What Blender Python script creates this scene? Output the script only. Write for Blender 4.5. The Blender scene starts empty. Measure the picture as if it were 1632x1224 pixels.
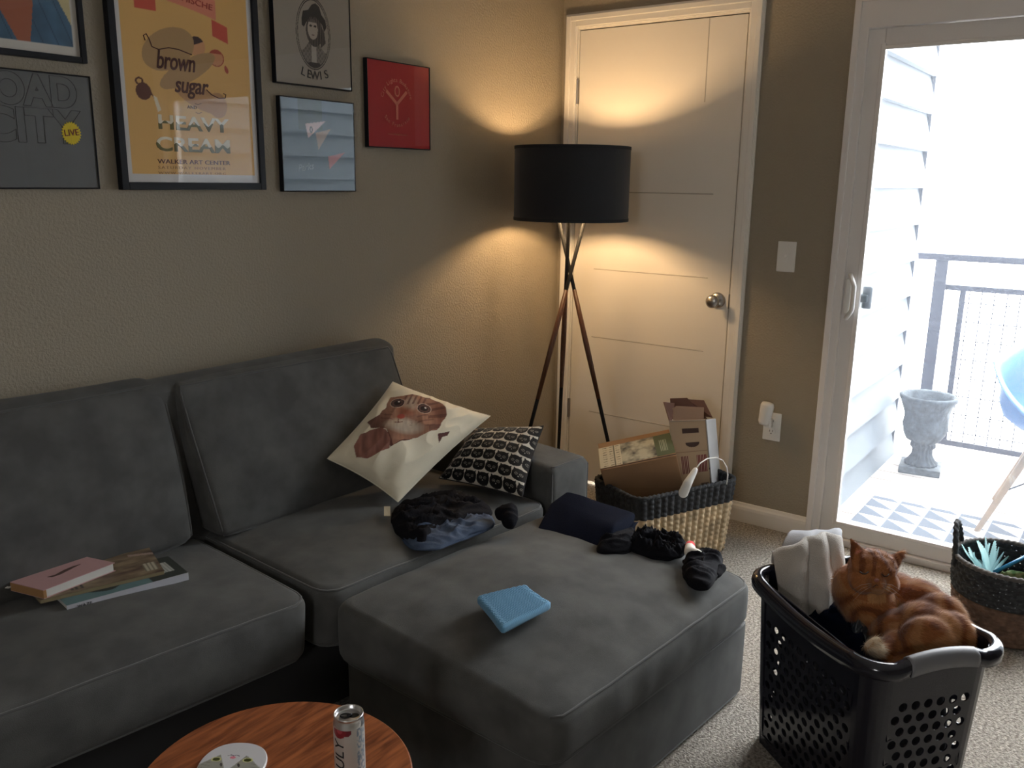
import bpy, bmesh, math, random
from mathutils import Vector, Matrix, noise
C = bpy.context.scene
COL = C.collection
random.seed(7)
PI = math.pi
# ------------------------------------------------------------------ camera
F_PX = 1388.34
CAM = Vector((-3.40725, -2.22949, 1.40325))
YAW, PITCH, ROLL = [math.radians(a) for a in (53.91448, 13.14715, 0.77373)]
fwd = Vector((math.sin(YAW)*math.cos(PITCH), math.cos(YAW)*math.cos(PITCH), -math.sin(PITCH)))
rt = Vector((math.cos(YAW), -math.sin(YAW), 0)); upv = rt.cross(fwd)
RT = math.cos(ROLL)*rt + math.sin(ROLL)*upv
UP = -math.sin(ROLL)*rt + math.cos(ROLL)*upv
cd = bpy.data.cameras.new('camera'); cam = bpy.data.objects.new('camera', cd); COL.objects.link(cam)
cd.sensor_width = 36; cd.lens = F_PX/1632*36; cd.clip_start = .02
mw = Matrix((RT, UP, -fwd)).transposed().to_4x4(); mw.translation = CAM
cam.matrix_world = mw; C.camera = cam

def ray(x, y): return fwd*F_PX + RT*(x-816) + UP*(612-y)
def at(x, y, ax, v):            # a point of the photo's survey on the plane axis=v
    d = ray(x, y); t = (v-CAM[ax])/d[ax]; return CAM + d*t
def dp(x, y, D): return CAM + ray(x, y)*(D/F_PX)
# ------------------------------------------------------------------ world, light, exposure
C.view_settings.view_transform = 'Standard'; C.view_settings.look = 'None'
C.view_settings.exposure = 0.5; C.view_settings.gamma = 1; C.view_settings.use_curve_mapping = False
w = bpy.data.worlds.new('sky'); C.world = w; w.use_nodes = True
nt = w.node_tree; nt.nodes.clear()
out = nt.nodes.new('ShaderNodeOutputWorld'); bg = nt.nodes.new('ShaderNodeBackground')
tc = nt.nodes.new('ShaderNodeTexCoord'); sp = nt.nodes.new('ShaderNodeSeparateXYZ'); cr = nt.nodes.new('ShaderNodeValToRGB')
nt.links.new(tc.outputs['Generated'], sp.inputs[0]); nt.links.new(sp.outputs[2], cr.inputs[0])
cr.color_ramp.elements[0].position = .0; cr.color_ramp.elements[0].color = (.81, .80, .79, 1)
cr.color_ramp.elements[1].position = .35; cr.color_ramp.elements[1].color = (.98, .97, .965, 1)
nt.links.new(cr.outputs[0], bg.inputs[0]); bg.inputs[1].default_value = 15.5
nt.links.new(bg.outputs[0], out.inputs[0])
def light(name, typ, loc, energy, color, parent=None, **k):
    l = bpy.data.lights.new(name, typ); o = bpy.data.objects.new(name, l); COL.objects.link(o)
    l.energy = energy; l.color = color; o.location = loc
    for a, b in k.items(): setattr(l, a, b)
    if parent: o.parent = parent
    return o
# portal only guides the sampling of daylight through the glass door
po = light('daylight_portal', 'AREA', (.30, -2.2, 1.05), 1, (1, 1, 1), shape='RECTANGLE', size=2.1, size_y=2.2)
po.rotation_euler = (0, PI/2, 0); po.data.cycles.is_portal = True
po2 = light('added_window_portal', 'AREA', (-6.04, -2.6, 1.75), 1, (1, 1, 1), shape='RECTANGLE', size=.6, size_y=.7)  # guides sampling through the unseen window added behind the viewer
po2.rotation_euler = (0, -PI/2, 0); po2.data.cycles.is_portal = True
LAMP = Vector((-.395, -.315, 0)); BULB_Z = 1.375
light('bulb_glow', 'POINT', (LAMP.x, LAMP.y, BULB_Z), 20, (1, .67, .35), shadow_soft_size=.045)

# ------------------------------------------------------------------ materials
MATS = {}
def mat(name, col, rough=.7, metal=0, bump=0, bscale=60, detail=4, vary=0, vscale=6, col2=None, sheen=0,
        attr=False, coat=0, stretch=None, spec=.5, trans=0, bdist=.002, cmul=None):
    if name in MATS: return MATS[name]
    m = bpy.data.materials.new(name); m.use_nodes = True; n = m.node_tree; b = n.nodes['Principled BSDF']
    b.inputs['Base Color'].default_value = (*col, 1); b.inputs['Roughness'].default_value = rough
    b.inputs['Metallic'].default_value = metal; b.inputs['Specular IOR Level'].default_value = spec
    if sheen: b.inputs['Sheen Weight'].default_value = sheen; b.inputs['Sheen Roughness'].default_value = .5
    if coat: b.inputs['Coat Weight'].default_value = coat
    tc = n.nodes.new('ShaderNodeTexCoord'); vec = tc.outputs['Object']
    if stretch:
        mp = n.nodes.new('ShaderNodeMapping'); mp.inputs['Scale'].default_value = stretch
        n.links.new(vec, mp.inputs[0]); vec = mp.outputs[0]
    csock = None
    if attr:
        a = n.nodes.new('ShaderNodeAttribute'); a.attribute_name = 'Col'; csock = a.outputs['Color']
    if vary or col2:
        t = n.nodes.new('ShaderNodeTexNoise'); t.inputs['Scale'].default_value = vscale; t.inputs['Detail'].default_value = detail
        n.links.new(vec, t.inputs['Vector'])
        r = n.nodes.new('ShaderNodeValToRGB'); r.color_ramp.elements[0].position = .35; r.color_ramp.elements[1].position = .68
        c2 = col2 or tuple(min(1, c*(1+vary)) for c in col)
        c1 = col if col2 else tuple(c*(1-vary) for c in col)
        r.color_ramp.elements[0].color = (*c1, 1); r.color_ramp.elements[1].color = (*c2, 1)
        n.links.new(t.outputs[0], r.inputs[0])
        if csock is None: csock = r.outputs[0]
    if csock: n.links.new(csock, b.inputs['Base Color'])
    if bump:
        t = n.nodes.new('ShaderNodeTexNoise'); t.inputs['Scale'].default_value = bscale; t.inputs['Detail'].default_value = detail
        n.links.new(vec, t.inputs['Vector'])
        bp = n.nodes.new('ShaderNodeBump'); bp.inputs['Strength'].default_value = bump; bp.inputs['Distance'].default_value = bdist
        n.links.new(t.outputs[0], bp.inputs['Height']); n.links.new(bp.outputs[0], b.inputs['Normal'])
    if trans:
        tr = n.nodes.new('ShaderNodeBsdfTranslucent'); tr.inputs[0].default_value = (*[min(1, c*1.5) for c in (cmul or col)], 1)
        mx = n.nodes.new('ShaderNodeMixShader'); mx.inputs[0].default_value = trans
        o = n.nodes['Material Output']
        n.links.new(b.outputs[0], mx.inputs[1]); n.links.new(tr.outputs[0], mx.inputs[2]); n.links.new(mx.outputs[0], o.inputs[0])
    MATS[name] = m; return m
def glass_mat(name, tint=(1, 1, 1), dust=0, refl=1.0):
    m = bpy.data.materials.new(name); m.use_nodes = True; n = m.node_tree; n.nodes.clear()
    o = n.nodes.new('ShaderNodeOutputMaterial'); t = n.nodes.new('ShaderNodeBsdfTransparent'); t.inputs[0].default_value = (*tint, 1)
    g = n.nodes.new('ShaderNodeBsdfGlossy'); g.inputs['Roughness'].default_value = .003
    f = n.nodes.new('ShaderNodeFresnel'); ge = n.nodes.new('ShaderNodeNewGeometry'); ma = n.nodes.new('ShaderNodeMath'); ma.operation = 'MULTIPLY_ADD'; ma.inputs[1].default_value = -.8333; ma.inputs[2].default_value = 1.5
    n.links.new(ge.outputs['Backfacing'], ma.inputs[0]); n.links.new(ma.outputs[0], f.inputs[0])
    mu = n.nodes.new('ShaderNodeMath'); mu.operation = 'MULTIPLY'; mu.inputs[1].default_value = refl; n.links.new(f.outputs[0], mu.inputs[0])
    mx = n.nodes.new('ShaderNodeMixShader'); n.links.new(mu.outputs[0], mx.inputs[0]); n.links.new(t.outputs[0], mx.inputs[1]); n.links.new(g.outputs[0], mx.inputs[2])
    last = mx.outputs[0]
    if dust:
        tl = n.nodes.new('ShaderNodeBsdfTranslucent'); tl.inputs[0].default_value = (.75, .82, .95, 1)
        tc = n.nodes.new('ShaderNodeTexCoord'); tx = n.nodes.new('ShaderNodeTexNoise'); tx.inputs['Scale'].default_value = 170; tx.inputs['Detail'].default_value = 3
        n.links.new(tc.outputs['Object'], tx.inputs['Vector'])
        mr = n.nodes.new('ShaderNodeMapRange'); mr.inputs[1].default_value = .35; mr.inputs[2].default_value = .75
        mr.inputs[3].default_value = dust*.6; mr.inputs[4].default_value = dust*1.9
        n.links.new(tx.outputs[0], mr.inputs[0])
        m2 = n.nodes.new('ShaderNodeMixShader'); n.links.new(mr.outputs[0], m2.inputs[0]); n.links.new(last, m2.inputs[1]); n.links.new(tl.outputs[0], m2.inputs[2])
        last = m2.outputs[0]
    n.links.new(last, o.inputs[0]); MATS[name] = m; return m

WALL = mat('greige_wall_paint', (.305, .262, .198), .75, bump=1, bscale=130, detail=3, bdist=.0032)
WHITE = mat('white_trim_paint', (.80, .77, .72), .42, bump=.05, bscale=30)
DOORW = mat('white_door_paint', (.80, .76, .69), .5, bump=.08, bscale=25)
VINYL = mat('white_vinyl', (.78, .75, .73), .38)
PLAST = mat('white_plastic', (.78, .77, .74), .35)
CEIL = mat('ceiling_paint', (.62, .60, .56), .9, bump=.3, bscale=90)
CARPET = mat('carpet_pile', (.22, .195, .165), .95, bump=1, bscale=190, detail=5, col2=(.58, .53, .46), vscale=120, bdist=.012, spec=.1)
FAB = mat('grey_upholstery', (.070, .070, .068), .92, bump=.5, bscale=700, detail=3, col2=(.106, .106, .102), vscale=11, sheen=.12, spec=.15, bdist=.0015)
PIPE = mat('grey_piping', (.082, .082, .080), .9, sheen=.3, spec=.15)
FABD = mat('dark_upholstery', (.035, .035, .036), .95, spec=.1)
BLACKM = mat('black_frame_paint', (.008, .009, .012), .5, spec=.22)
STEEL = mat('brushed_nickel', (.44, .42, .40), .32, 1)
ALU = mat('aluminium', (.75, .75, .76), .28, 1)
GLZ = glass_mat('picture_glass', refl=.6)
WGL = glass_mat('dusty_door_glass', tint=(.97, .99, 1), dust=.030)
VC = mat('printed_paper', (1, 1, 1), .65, attr=True)
VCC = mat('printed_cotton', (1, 1, 1), .85, attr=True, bump=.25, bscale=500, spec=.2, sheen=.15)

# ------------------------------------------------------------------ mesh helpers
def link(name, me, m=None, parent=None, smooth=True):
    o = bpy.data.objects.new(name, me); COL.objects.link(o)
    if m is not None and not len(me.materials): me.materials.append(m)
    if smooth:
        for p in me.polygons: p.use_smooth = True
    if parent is not None: o.parent = parent
    return o
def ob(name, bm, m, parent=None, smooth=False, bevel=0, seg=2, recalc=True):
    if recalc: bmesh.ops.recalc_face_normals(bm, faces=bm.faces)
    me = bpy.data.meshes.new(name); bm.to_mesh(me); bm.free()
    o = link(name, me, m, parent, smooth)
    if bevel:
        b = o.modifiers.new('bevel', 'BEVEL'); b.width = bevel; b.segments = seg; b.limit_method = 'ANGLE'; b.angle_limit = .6
    return o
def B(): return bmesh.new()
def hexa(bm, c):      # c: 4 bottom then 4 top, same order
    v = [bm.verts.new(p) for p in c]
    for f in ((3, 2, 1, 0), (4, 5, 6, 7), (0, 1, 5, 4), (1, 2, 6, 5), (2, 3, 7, 6), (3, 0, 4, 7)): bm.faces.new([v[i] for i in f])
    return bm
def box(bm, a, b):
    x0, y0, z0 = a; x1, y1, z1 = b
    return hexa(bm, [(x0, y0, z0), (x1, y0, z0), (x1, y1, z0), (x0, y1, z0), (x0, y0, z1), (x1, y0, z1), (x1, y1, z1), (x0, y1, z1)])
def tube(bm, pts, r, n=8, closed=False, caps=True, radii=None):
    pts = [Vector(p) for p in pts]; N = len(pts); rings = []; prev = None
    for i, p in enumerate(pts):
        a = pts[(i-1) % N] if (closed or i > 0) else p; b = pts[(i+1) % N] if (closed or i < N-1) else p
        t = (b-a).normalized()
        if prev is None:
            q = Vector((0, 0, 1)) if abs(t.z) < .9 else Vector((1, 0, 0)); u = t.cross(q).normalized()
        else: u = (prev - t*prev.dot(t)).normalized()
        prev = u; vv = t.cross(u); rr = radii[i] if radii else r
        rings.append([bm.verts.new(p + (u*math.cos(2*PI*k/n) + vv*math.sin(2*PI*k/n))*rr) for k in range(n)])
    for i in range(N if closed else N-1):
        A, Bq = rings[i], rings[(i+1) % N]
        for k in range(n): bm.faces.new((A[k], A[(k+1) % n], Bq[(k+1) % n], Bq[k]))
    if caps and not closed: bm.faces.new(rings[0][::-1]); bm.faces.new(rings[-1])
    return bm
def lathe(bm, prof, c=(0, 0, 0), n=40, cap=False, rot=None):
    c = Vector(c); rings = []
    for r, z in prof:
        if r < 1e-6: rings.append([bm.verts.new(c+Vector((0, 0, z)))])
        else: rings.append([bm.verts.new(c+Vector((r*math.cos(2*PI*k/n), r*math.sin(2*PI*k/n), z))) for k in range(n)])
    for A, Bq in zip(rings, rings[1:]):
        for k in range(n):
            k2 = (k+1) % n
            if len(A) == 1 and len(Bq) == 1: continue
            if len(A) == 1: bm.faces.new((A[0], Bq[k2], Bq[k]))
            elif len(Bq) == 1: bm.faces.new((A[k], A[k2], Bq[0]))
            else: bm.faces.new((A[k], A[k2], Bq[k2], Bq[k]))
    return bm
def prism(bm, poly, z0, z1, M=None):   # polygon extruded; M maps local xyz to world
    M = M or Matrix.Identity(4)
    a = [bm.verts.new(M @ Vector((x, y, z0))) for x, y in poly]; b = [bm.verts.new(M @ Vector((x, y, z1))) for x, y in poly]
    bm.faces.new(a[::-1]); bm.faces.new(b); n = len(poly)
    for i in range(n): bm.faces.new((a[i], a[(i+1) % n], b[(i+1) % n], b[i]))
    return bm
def thing(name, loc, label, cat, group=None):
    o = bpy.data.objects.new(name, None); COL.objects.link(o); o.location = loc; o.empty_display_size = .05
    return tag(o, label, cat, group)
def tag(o, label, cat, group=None, kind=None):
    o['label'] = label; o['category'] = cat
    if group: o['group'] = group
    if kind: o['kind'] = kind
    return o
def settle():
    bpy.context.view_layer.update()
def fit(parent):     # children are built in world space: cancel the Empty's offset
    settle()
    for c in parent.children: c.matrix_parent_inverse = parent.matrix_world.inverted()
def struct(o): o['kind'] = 'structure'; return o
def nz(p, s, seed=0): return noise.noise(Vector(p)*s + Vector((seed*3.1, seed*1.7, seed*.9)))
def ridg(p, s, seed=0): return 1-abs(nz(p, s, seed))*2
def text(name, s, size, m, parent, M, depth=.0006, align='CENTER', shear=0, space=1, offset=0, fn=None, maxw=None):
    cu = bpy.data.curves.new(name, 'FONT'); cu.body = s; cu.size = size; cu.extrude = depth; cu.align_x = align; cu.align_y = 'CENTER'
    cu.shear = shear; cu.space_character = space; cu.offset = offset; cu.resolution_u = 3
    t = bpy.data.objects.new('t', cu); COL.objects.link(t); settle()
    me = bpy.data.meshes.new_from_object(t.evaluated_get(bpy.context.evaluated_depsgraph_get()))
    bpy.data.objects.remove(t)
    if fn:
        b_ = bmesh.new(); b_.from_mesh(me); bmesh.ops.triangulate(b_, faces=b_.faces)
        for _ in range(3): bmesh.ops.subdivide_edges(b_, edges=[e for e in b_.edges if e.calc_length() > size*.12], cuts=1, use_grid_fill=True); bmesh.ops.triangulate(b_, faces=b_.faces)
        b_.to_mesh(me); b_.free()
    if maxw:
        xs = [v.co.x for v in me.vertices]; k = maxw/(max(xs)-min(xs))
        for v in me.vertices: v.co.x *= k
    for v in me.vertices:
        v.co = fn(v.co) if fn else M @ v.co
    me.materials.clear(); me.name = name
    return link(name, me, m, parent, smooth=False)
def wallM(x, z, y, rot=0):     # text/print plane facing -y
    return Matrix.Translation((x, y, z)) @ Matrix.Rotation(rot, 4, 'Y') @ Matrix.Rotation(PI/2, 4, 'X')
def inpoly(x, y, P):
    r = False; j = len(P)-1
    for i in range(len(P)):
        xi, yi = P[i]; xj, yj = P[j]
        if (yi > y) != (yj > y) and x < (xj-xi)*(y-yi)/(yj-yi)+xi: r = not r
        j = i
    return r
def ell(x, y, cx, cy, a, b, rot=0):
    c, s = math.cos(rot), math.sin(rot); dx, dy = x-cx, y-cy
    return ((dx*c+dy*s)/a)**2+((-dx*s+dy*c)/b)**2
def paintmesh(name, nx, ny, pos, paint, m, parent, extra=None):
    """grid surface pos(u,v) with its printed colours paint(u,v)"""
    vs = [pos(i/nx, j/ny) for j in range(ny+1) for i in range(nx+1)]
    fs = [(j*(nx+1)+i, j*(nx+1)+i+1, (j+1)*(nx+1)+i+1, (j+1)*(nx+1)+i) for j in range(ny) for i in range(nx)]
    me = bpy.data.meshes.new(name); me.from_pydata(vs, [], fs)
    ca = me.color_attributes.new('Col', 'FLOAT_COLOR', 'POINT')
    k = 0
    for j in range(ny+1):
        for i in range(nx+1):
            ca.data[k].color = (*paint(i/nx, j/ny), 1); k += 1
    return link(name, me, m, parent)
def S(r, g, b):  # sRGB 0-255 -> linear
    return tuple(((c/255+.055)/1.055)**2.4 if c > 10 else c/255/12.92 for c in (r, g, b))

# ------------------------------------------------------------------ room shell
def slab(name, a, b, m, **k): return struct(ob(name, box(B(), a, b), m, **k))
slab('floor', (-6, -5, -.1), (.0, .0, 0), CARPET)
slab('ceiling', (-6.1, -5.1, 2.6), (.12, .1, 2.7), CEIL)
slab('wall_back', (-6.1, 0, -.1), (.12, .1, 2.6), WALL)
bm = B()      # wall behind the viewer with a made-up window added for extra light
box(bm, (-6.1, -5.1, -.1), (-6, -2.95, 2.6)); box(bm, (-6.1, -2.25, -.1), (-6, 0, 2.6)); box(bm, (-6.1, -2.95, -.1), (-6, -2.25, 1.45)); box(bm, (-6.1, -2.95, 2.05), (-6, -2.25, 2.6))
struct(ob('wall_left', bm, WALL))
bm = B()
for a_, b__ in (((-6.06, -2.95, 1.45), (-6.02, -2.91, 2.05)), ((-6.06, -2.29, 1.45), (-6.02, -2.25, 2.05)), ((-6.06, -2.91, 1.45), (-6.02, -2.29, 1.49)), ((-6.06, -2.91, 2.01), (-6.02, -2.29, 2.05))): box(bm, a_, b__)
struct(ob('added_window_1', bm, VINYL))  # frame of the added window, there only to let in more light
slab('wall_front', (-6, -5.1, -.1), (.12, -5, 2.6), WALL)
DY0, DY1, DZ = -.085, -.846, 2.04         # door slab
GY0, GY1, GZ = -1.262, -3.16, 2.020       # sliding door opening
bm = B()
box(bm, (0, DY0+.012, -.1), (.12, 0, 2.6)); box(bm, (0, DY1-.012, DZ+.012), (.12, DY0+.012, 2.6))
box(bm, (0, GY0, -.1), (.12, DY1-.012, 2.6)); box(bm, (0, GY1, GZ), (.12, GY0, 2.6)); box(bm, (0, -5, -.1), (.12, GY1, 2.6))
box(bm, (.06, DY1-.012, -.1), (.12, DY0+.012, DZ+.012))
struct(ob('wall_right', bm, WALL))
# hall door with pressed panel lines
def door():
    bm = B(); box(bm, (.0, DY1+.003, .012), (.04, DY0-.003, DZ-.003))
    d = struct(ob('door_1', bm, DOORW, bevel=.002))
    def groove(pts, w=.0035):
        bm = B(); tube(bm, pts, w, 6); g = ob('panel_groove', bm, mat('groove_tone', (.50, .46, .40), .6), d); return g  # panel lines drawn darker than the door
    for z in (1.36, 1.02, .71, .355):
        groove([(-.0005+.002, DY0-.11, z), (.0015, DY1+.10, z)], .003)
    groove([(.0015, -.684, 1.72), (.0015, -.684, 2.035)], .003)
    # knob
    bm = B(); kz = .931; ky = -.795
    prof = [(0, 0), (.033, 0), (.033, .005), (.026, .010), (.012, .014), (.011, .035), (.020, .040), (.0275, .050), (.027, .060), (.018, .068), (0, .070)]
    lathe(bm, prof, n=28)
    bmesh.ops.transform(bm, matrix=Matrix.Translation((0, ky, kz)) @ Matrix.Rotation(-PI/2, 4, 'Y'), verts=bm.verts)
    ob('door_knob', bm, STEEL, d, smooth=True)
    bm = B(); box(bm, (-.006, DY1-.004, kz-.03), (.003, DY1+.002, kz+.03)); ob('latch_plate', bm, STEEL, d)
    for z0, z1 in ((1.735, 1.835), (.31, .40)):
        bm = B(); box(bm, (-.004, DY0-.006, z0), (.003, DY0+.012, z1)); tube(bm, [(-.006, DY0+.002, z0), (-.006, DY0+.002, z1)], .005, 8)
        ob('hinge', bm, STEEL, d)
door()
def casing(name, y0, y1, ztop, wd=.060):
    """moulded casing: stepped profile round three sides"""
    bm = B()
    for a, b, t in ((0, wd, .012), (.006, wd-.004, .017), (.030, wd-.008, .021)):
        box(bm, (-t, y0-.001, 0), (.0, y0-.001, 0)) if False else None
        box(bm, (-t, y0+a, 0), (0, y0+b, ztop+b)); box(bm, (-t, y1-b, 0), (0, y1-a, ztop+b)); box(bm, (-t, y1-a, ztop+a), (0, y0+a, ztop+b))
    return struct(ob(name, bm, WHITE, bevel=.0025))
casing('trim_1', DY0+.006, DY1-.006, DZ+.006)
# jamb lining
bm = B(); box(bm, (0, DY0+.001, 0), (.06, DY0+.012, DZ+.012)); box(bm, (0, DY1-.012, 0), (.06, DY1-.001, DZ+.012)); box(bm, (0, DY1, DZ+.001), (.06, DY0, DZ+.012))
struct(ob('trim_2', bm, WHITE))
# baseboards
def basebd(name, a, b, n):
    a, b, n = Vector(a), Vector(b), Vector(n); bm = B()
    prof = [(0, 0), (.013, 0), (.013, .055), (.011, .066), (.006, .073), (.003, .082), (0, .084)]
    A = [bm.verts.new(a+n*p+Vector((0, 0, q))) for p, q in prof]; D = [bm.verts.new(b+n*p+Vector((0, 0, q))) for p, q in prof]
    for i in range(len(prof)-1): bm.faces.new((A[i], A[i+1], D[i+1], D[i]))
    bm.faces.new(A); bm.faces.new(D[::-1]); return struct(ob(name, bm, WHITE))
basebd('baseboard_right', (0, -.914, 0), (0, -1.244, 0), (-1, 0, 0))
basebd('baseboard_back', (-6, 0, 0), (-.0, 0, 0), (0, -1, 0))
basebd('baseboard_left', (-6, -5, 0), (-6, 0, 0), (1, 0, 0))
# sliding glass door
def slider():
    root = thing('door_2', (.03, -2.2, 0), 'x', 'x')
    for k in ('label', 'category'): del root[k]
    root['kind'] = 'structure'
    y0, y1 = GY0, GY1
    bm = B()
    box(bm, (-.012, y0-.035, 0), (.10, y0+.016, GZ+.02)); box(bm, (-.012, y1-.016, 0), (.10, y1+.035, GZ+.02))
    box(bm, (-.012, y1+.03, GZ-.075), (.10, y0-.03, GZ+.02)); box(bm, (-.012, y1+.03, 0), (.10, y0-.03, .028))
    box(bm, (-.020, y0-.006, 0), (-.010, y0+.018, GZ+.05)); box(bm, (-.020, y1-.02, GZ+.016), (-.010, y0+.006, GZ+.05))
    ob('door_frame', bm, VINYL, root, bevel=.003)
    def panel(ya, yb, x, stile=.064):
        bm = B(); zb, zt = .03, GZ-.077
        box(bm, (x-.018, ya-stile, zb), (x+.018, ya, zt)); box(bm, (x-.018, yb, zb), (x+.018, yb+stile, zt))
        box(bm, (x-.0175, yb+stile, zt-.066), (x+.0175, ya-stile, zt)); box(bm, (x-.0175, yb+stile, zb), (x+.0175, ya-stile, zb+.062))
        # glazing bead
        for a in ((x-.022, ya-stile-.006, zb+.060), ):
            box(bm, (x-.023, ya-stile-.005, zb+.05), (x-.016, ya-stile+.012, zt-.05)); box(bm, (x-.023, yb+stile, zt-.072), (x-.016, ya-stile, zt-.058))
            box(bm, (x-.023, yb+stile, zb+.052), (x-.016, ya-stile, zb+.066))
        p = ob('sliding_panel', bm, VINYL, root, bevel=.003)
        bm = B(); box(bm, (x-.003, yb+stile-.004, zb+.055), (x+.003, ya-stile+.004, zt-.06)); ob('glass_pane', bm, WGL, p)
        return p
    mid = (y0+y1)/2
    p1 = panel(y0-.028, mid-.03, .022); panel(mid+.03, y1+.028, .066)
    # D-shaped handle
    bm = B(); hy = -1.318; pts = []
    for k in range(13):
        t = k/12; a = t*PI; pts.append((-.008-.030*min(1, math.sin(a)*1.9), hy-.026*min(1, math.sin(a)*1.6), 1.075-.165*t))
    tube(bm, pts, .0085, 10)
    ob('door_handle', bm, PLAST, p1, smooth=True)
    bm = B(); box(bm, (-.012, hy-.010, .925), (.005, hy+.014, 1.062)); ob('handle_plate', bm, PLAST, p1, bevel=.005)
    bm = B(); box(bm, (.045, hy-.072, .945), (.065, hy-.035, 1.03)); box(bm, (.03, hy-.06, .97), (.05, hy-.03, 1.0)); ob('outer_pull', bm, mat('dark_handle', (.05, .07, .08), .3), p1, bevel=.006)
    fit(root)
    for c in root.children: pass
slider()
# wall plates
def plate(name, label, cat, y, z, sw=False):
    t = thing(name, (0, y, z), label, cat)
    bm = B(); box(bm, (-.006, y-.0365, z-.059), (0, y+.0365, z+.059)); ob('cover_plate', bm, PLAST, t, bevel=.003)
    if sw:
        bm = B(); box(bm, (-.008, y-.006, z-.013), (-.004, y+.006, z+.013)); hexa(bm, [(-.008, y-.004, z-.002), (-.008, y+.004, z-.002), (-.006, y+.004, z+.01), (-.006, y-.004, z+.01), (-.018, y-.004, z-.008), (-.018, y+.004, z-.008), (-.018, y+.004, z-.001), (-.018, y-.004, z-.001)])
        ob('toggle', bm, PLAST, t)
    else:
        for dz in (.021, -.021):
            bm = B(); lathe(bm, [(0, .003), (.0165, .003), (.0165, 0)], n=24)
            bmesh.ops.transform(bm, matrix=Matrix.Translation((-.006, y, z+dz)) @ Matrix.Rotation(-PI/2, 4, 'Y'), verts=bm.verts)
            s = ob('socket', bm, PLAST, t)
            bm = B()
            for a in (-.006, .006): box(bm, (-.0095, y+a-.001, z+dz), (-.0088, y+a+.001, z+dz+.008))
            tube(bm, [(-.0095, y, z+dz-.007), (-.0088, y, z+dz-.007)], .0025, 8); ob('slot', bm, BLACKM, s)
    for dz in ((.045, -.045) if sw else (0,)):
        bm = B(); tube(bm, [(-.008, y, z+dz), (-.005, y, z+dz)], .003, 10); ob('screw', bm, PLAST, t)
    fit(t); return t
plate('light_switch', 'white single toggle light switch on the wall beside the sliding door', 'light switch', -1.068, 1.127, True)
plate('wall_outlet', 'white double wall outlet low on the wall above the baseboard', 'outlet', -1.068, .437)
# plug-in freshener
t = thing('air_freshener', (-.01, -1.05, .46), 'white plug-in air freshener sticking up out of the wall outlet', 'air freshener')
bm = B(); lathe(bm, [(0, -.005), (.017, 0), (.0215, .012), (.022, .03), (.0235, .06), (.024, .080), (.020, .092), (.0, .096)], (0, 0, 0), 28)
bmesh.ops.transform(bm, matrix=Matrix.Translation((-.045, -1.047, .452)) @ Matrix.Rotation(.12, 4, 'X') @ Matrix.Diagonal((.85, 1.15, 1, 1)), verts=bm.verts)
ob('freshener_body', bm, PLAST, t, smooth=True)
bm = B(); box(bm, (-.04, -1.075, .437), (-.009, -1.047, .475)); ob('plug', bm, PLAST, t, bevel=.006)
fit(t)

# ------------------------------------------------------------------ outside: deck, siding, railing
DECK = mat('weathered_deck_boards', (.40, .35, .31), .8, col2=(.52, .47, .43), vscale=3, stretch=(14, 1.2, 14), bump=.2)
SIDE = mat('grey_lap_siding', (.125, .15, .17), .7, bump=.1, bscale=20)
RAILM = mat('dark_railing_metal', (.012, .014, .028), .5)
bm = B(); x = .115
while x < 1.75: box(bm, (x, -3.5, -.03), (x+.135, -1.20, -.005)); x += .142
struct(ob('floor_deck', bm, DECK, bevel=.002))
bm = B(); box(bm, (.1, -3.6, -.2), (1.8, -1.1, -.04)); struct(ob('floor_deck_joists', bm, FABD))
def siding(name, y, sgn, x0, x1, top=3.2, hi=None):
    """lap boards, each leaning out at its lower edge"""
    bm = B(); z = -.03; h = .178
    while z < top:
        a, b, t = y, y+sgn*.032, .006*sgn
        hexa(bm, [(x0, a+sgn*.0, z), (x1, a, z), (x1, b, z), (x0, b, z), (x0, a-sgn*.02, z+h+.02), (x1, a-sgn*.02, z+h+.02), (x1, a-sgn*.014, z+h+.02), (x0, a-sgn*.014, z+h+.02)])
        z += h
    return struct(ob(name, bm, SIDE))
siding('wall_deck_left', -1.225, -1, .12, 1.45)
bm = B(); box(bm, (.12, -1.20, -.03), (1.46, -1.06, 3.3)); struct(ob('trim_3', bm, SIDE))
bm = B(); box(bm, (1.452, -1.238, -.03), (1.475, -1.06, 3.3)); struct(ob('trim_4', bm, mat('dark_corner_strip', (.07, .08, .10), .6)))  # dark strip at the ends of the lap boards
siding('wall_deck_right', -3.45, 1, .12, 2.3)
# building face above and beyond the glass door
# railing
def railing():
    t = thing('balcony_railing', (1.66, -2.2, 0), 'dark metal balcony railing with wire mesh infill beyond the deck', 'railing')
    bm = B(); box(bm, (1.63, -3.45, 1.025), (1.70, -1.205, 1.06)); ob('top_rail', bm, RAILM, t, bevel=.004)
    for y in (-1.335, -3.3):
        bm = B(); box(bm, (1.635, y-.03, -.03), (1.695, y+.03, 1.03)); ob('post', bm, RAILM, t)
    bm = B(); box(bm, (1.65, -3.3, .872), (1.68, -1.36, .900)); ob('middle_rail', bm, RAILM, t)
    bm = B(); box(bm, (1.65, -3.3, .035), (1.68, -1.36, .065)); ob('bottom_rail', bm, RAILM, t)
    for y in (-1.449, -2.3):
        bm = B(); box(bm, (1.652, y-.014, .06), (1.678, y+.014, .88)); ob('baluster', bm, RAILM, t)
    bm = B(); y = -1.48
    while y > -3.28:
        box(bm, (1.663, y-.0026, .06), (1.667, y+.0026, .875)); y -= .0583
    z = .11
    while z < .87:
        box(bm, (1.663, -3.28, z-.0026), (1.667, -1.46, z+.0026)); z += .1
    ob('wire_mesh', bm, RAILM, t)
    fit(t)
railing()
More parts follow.
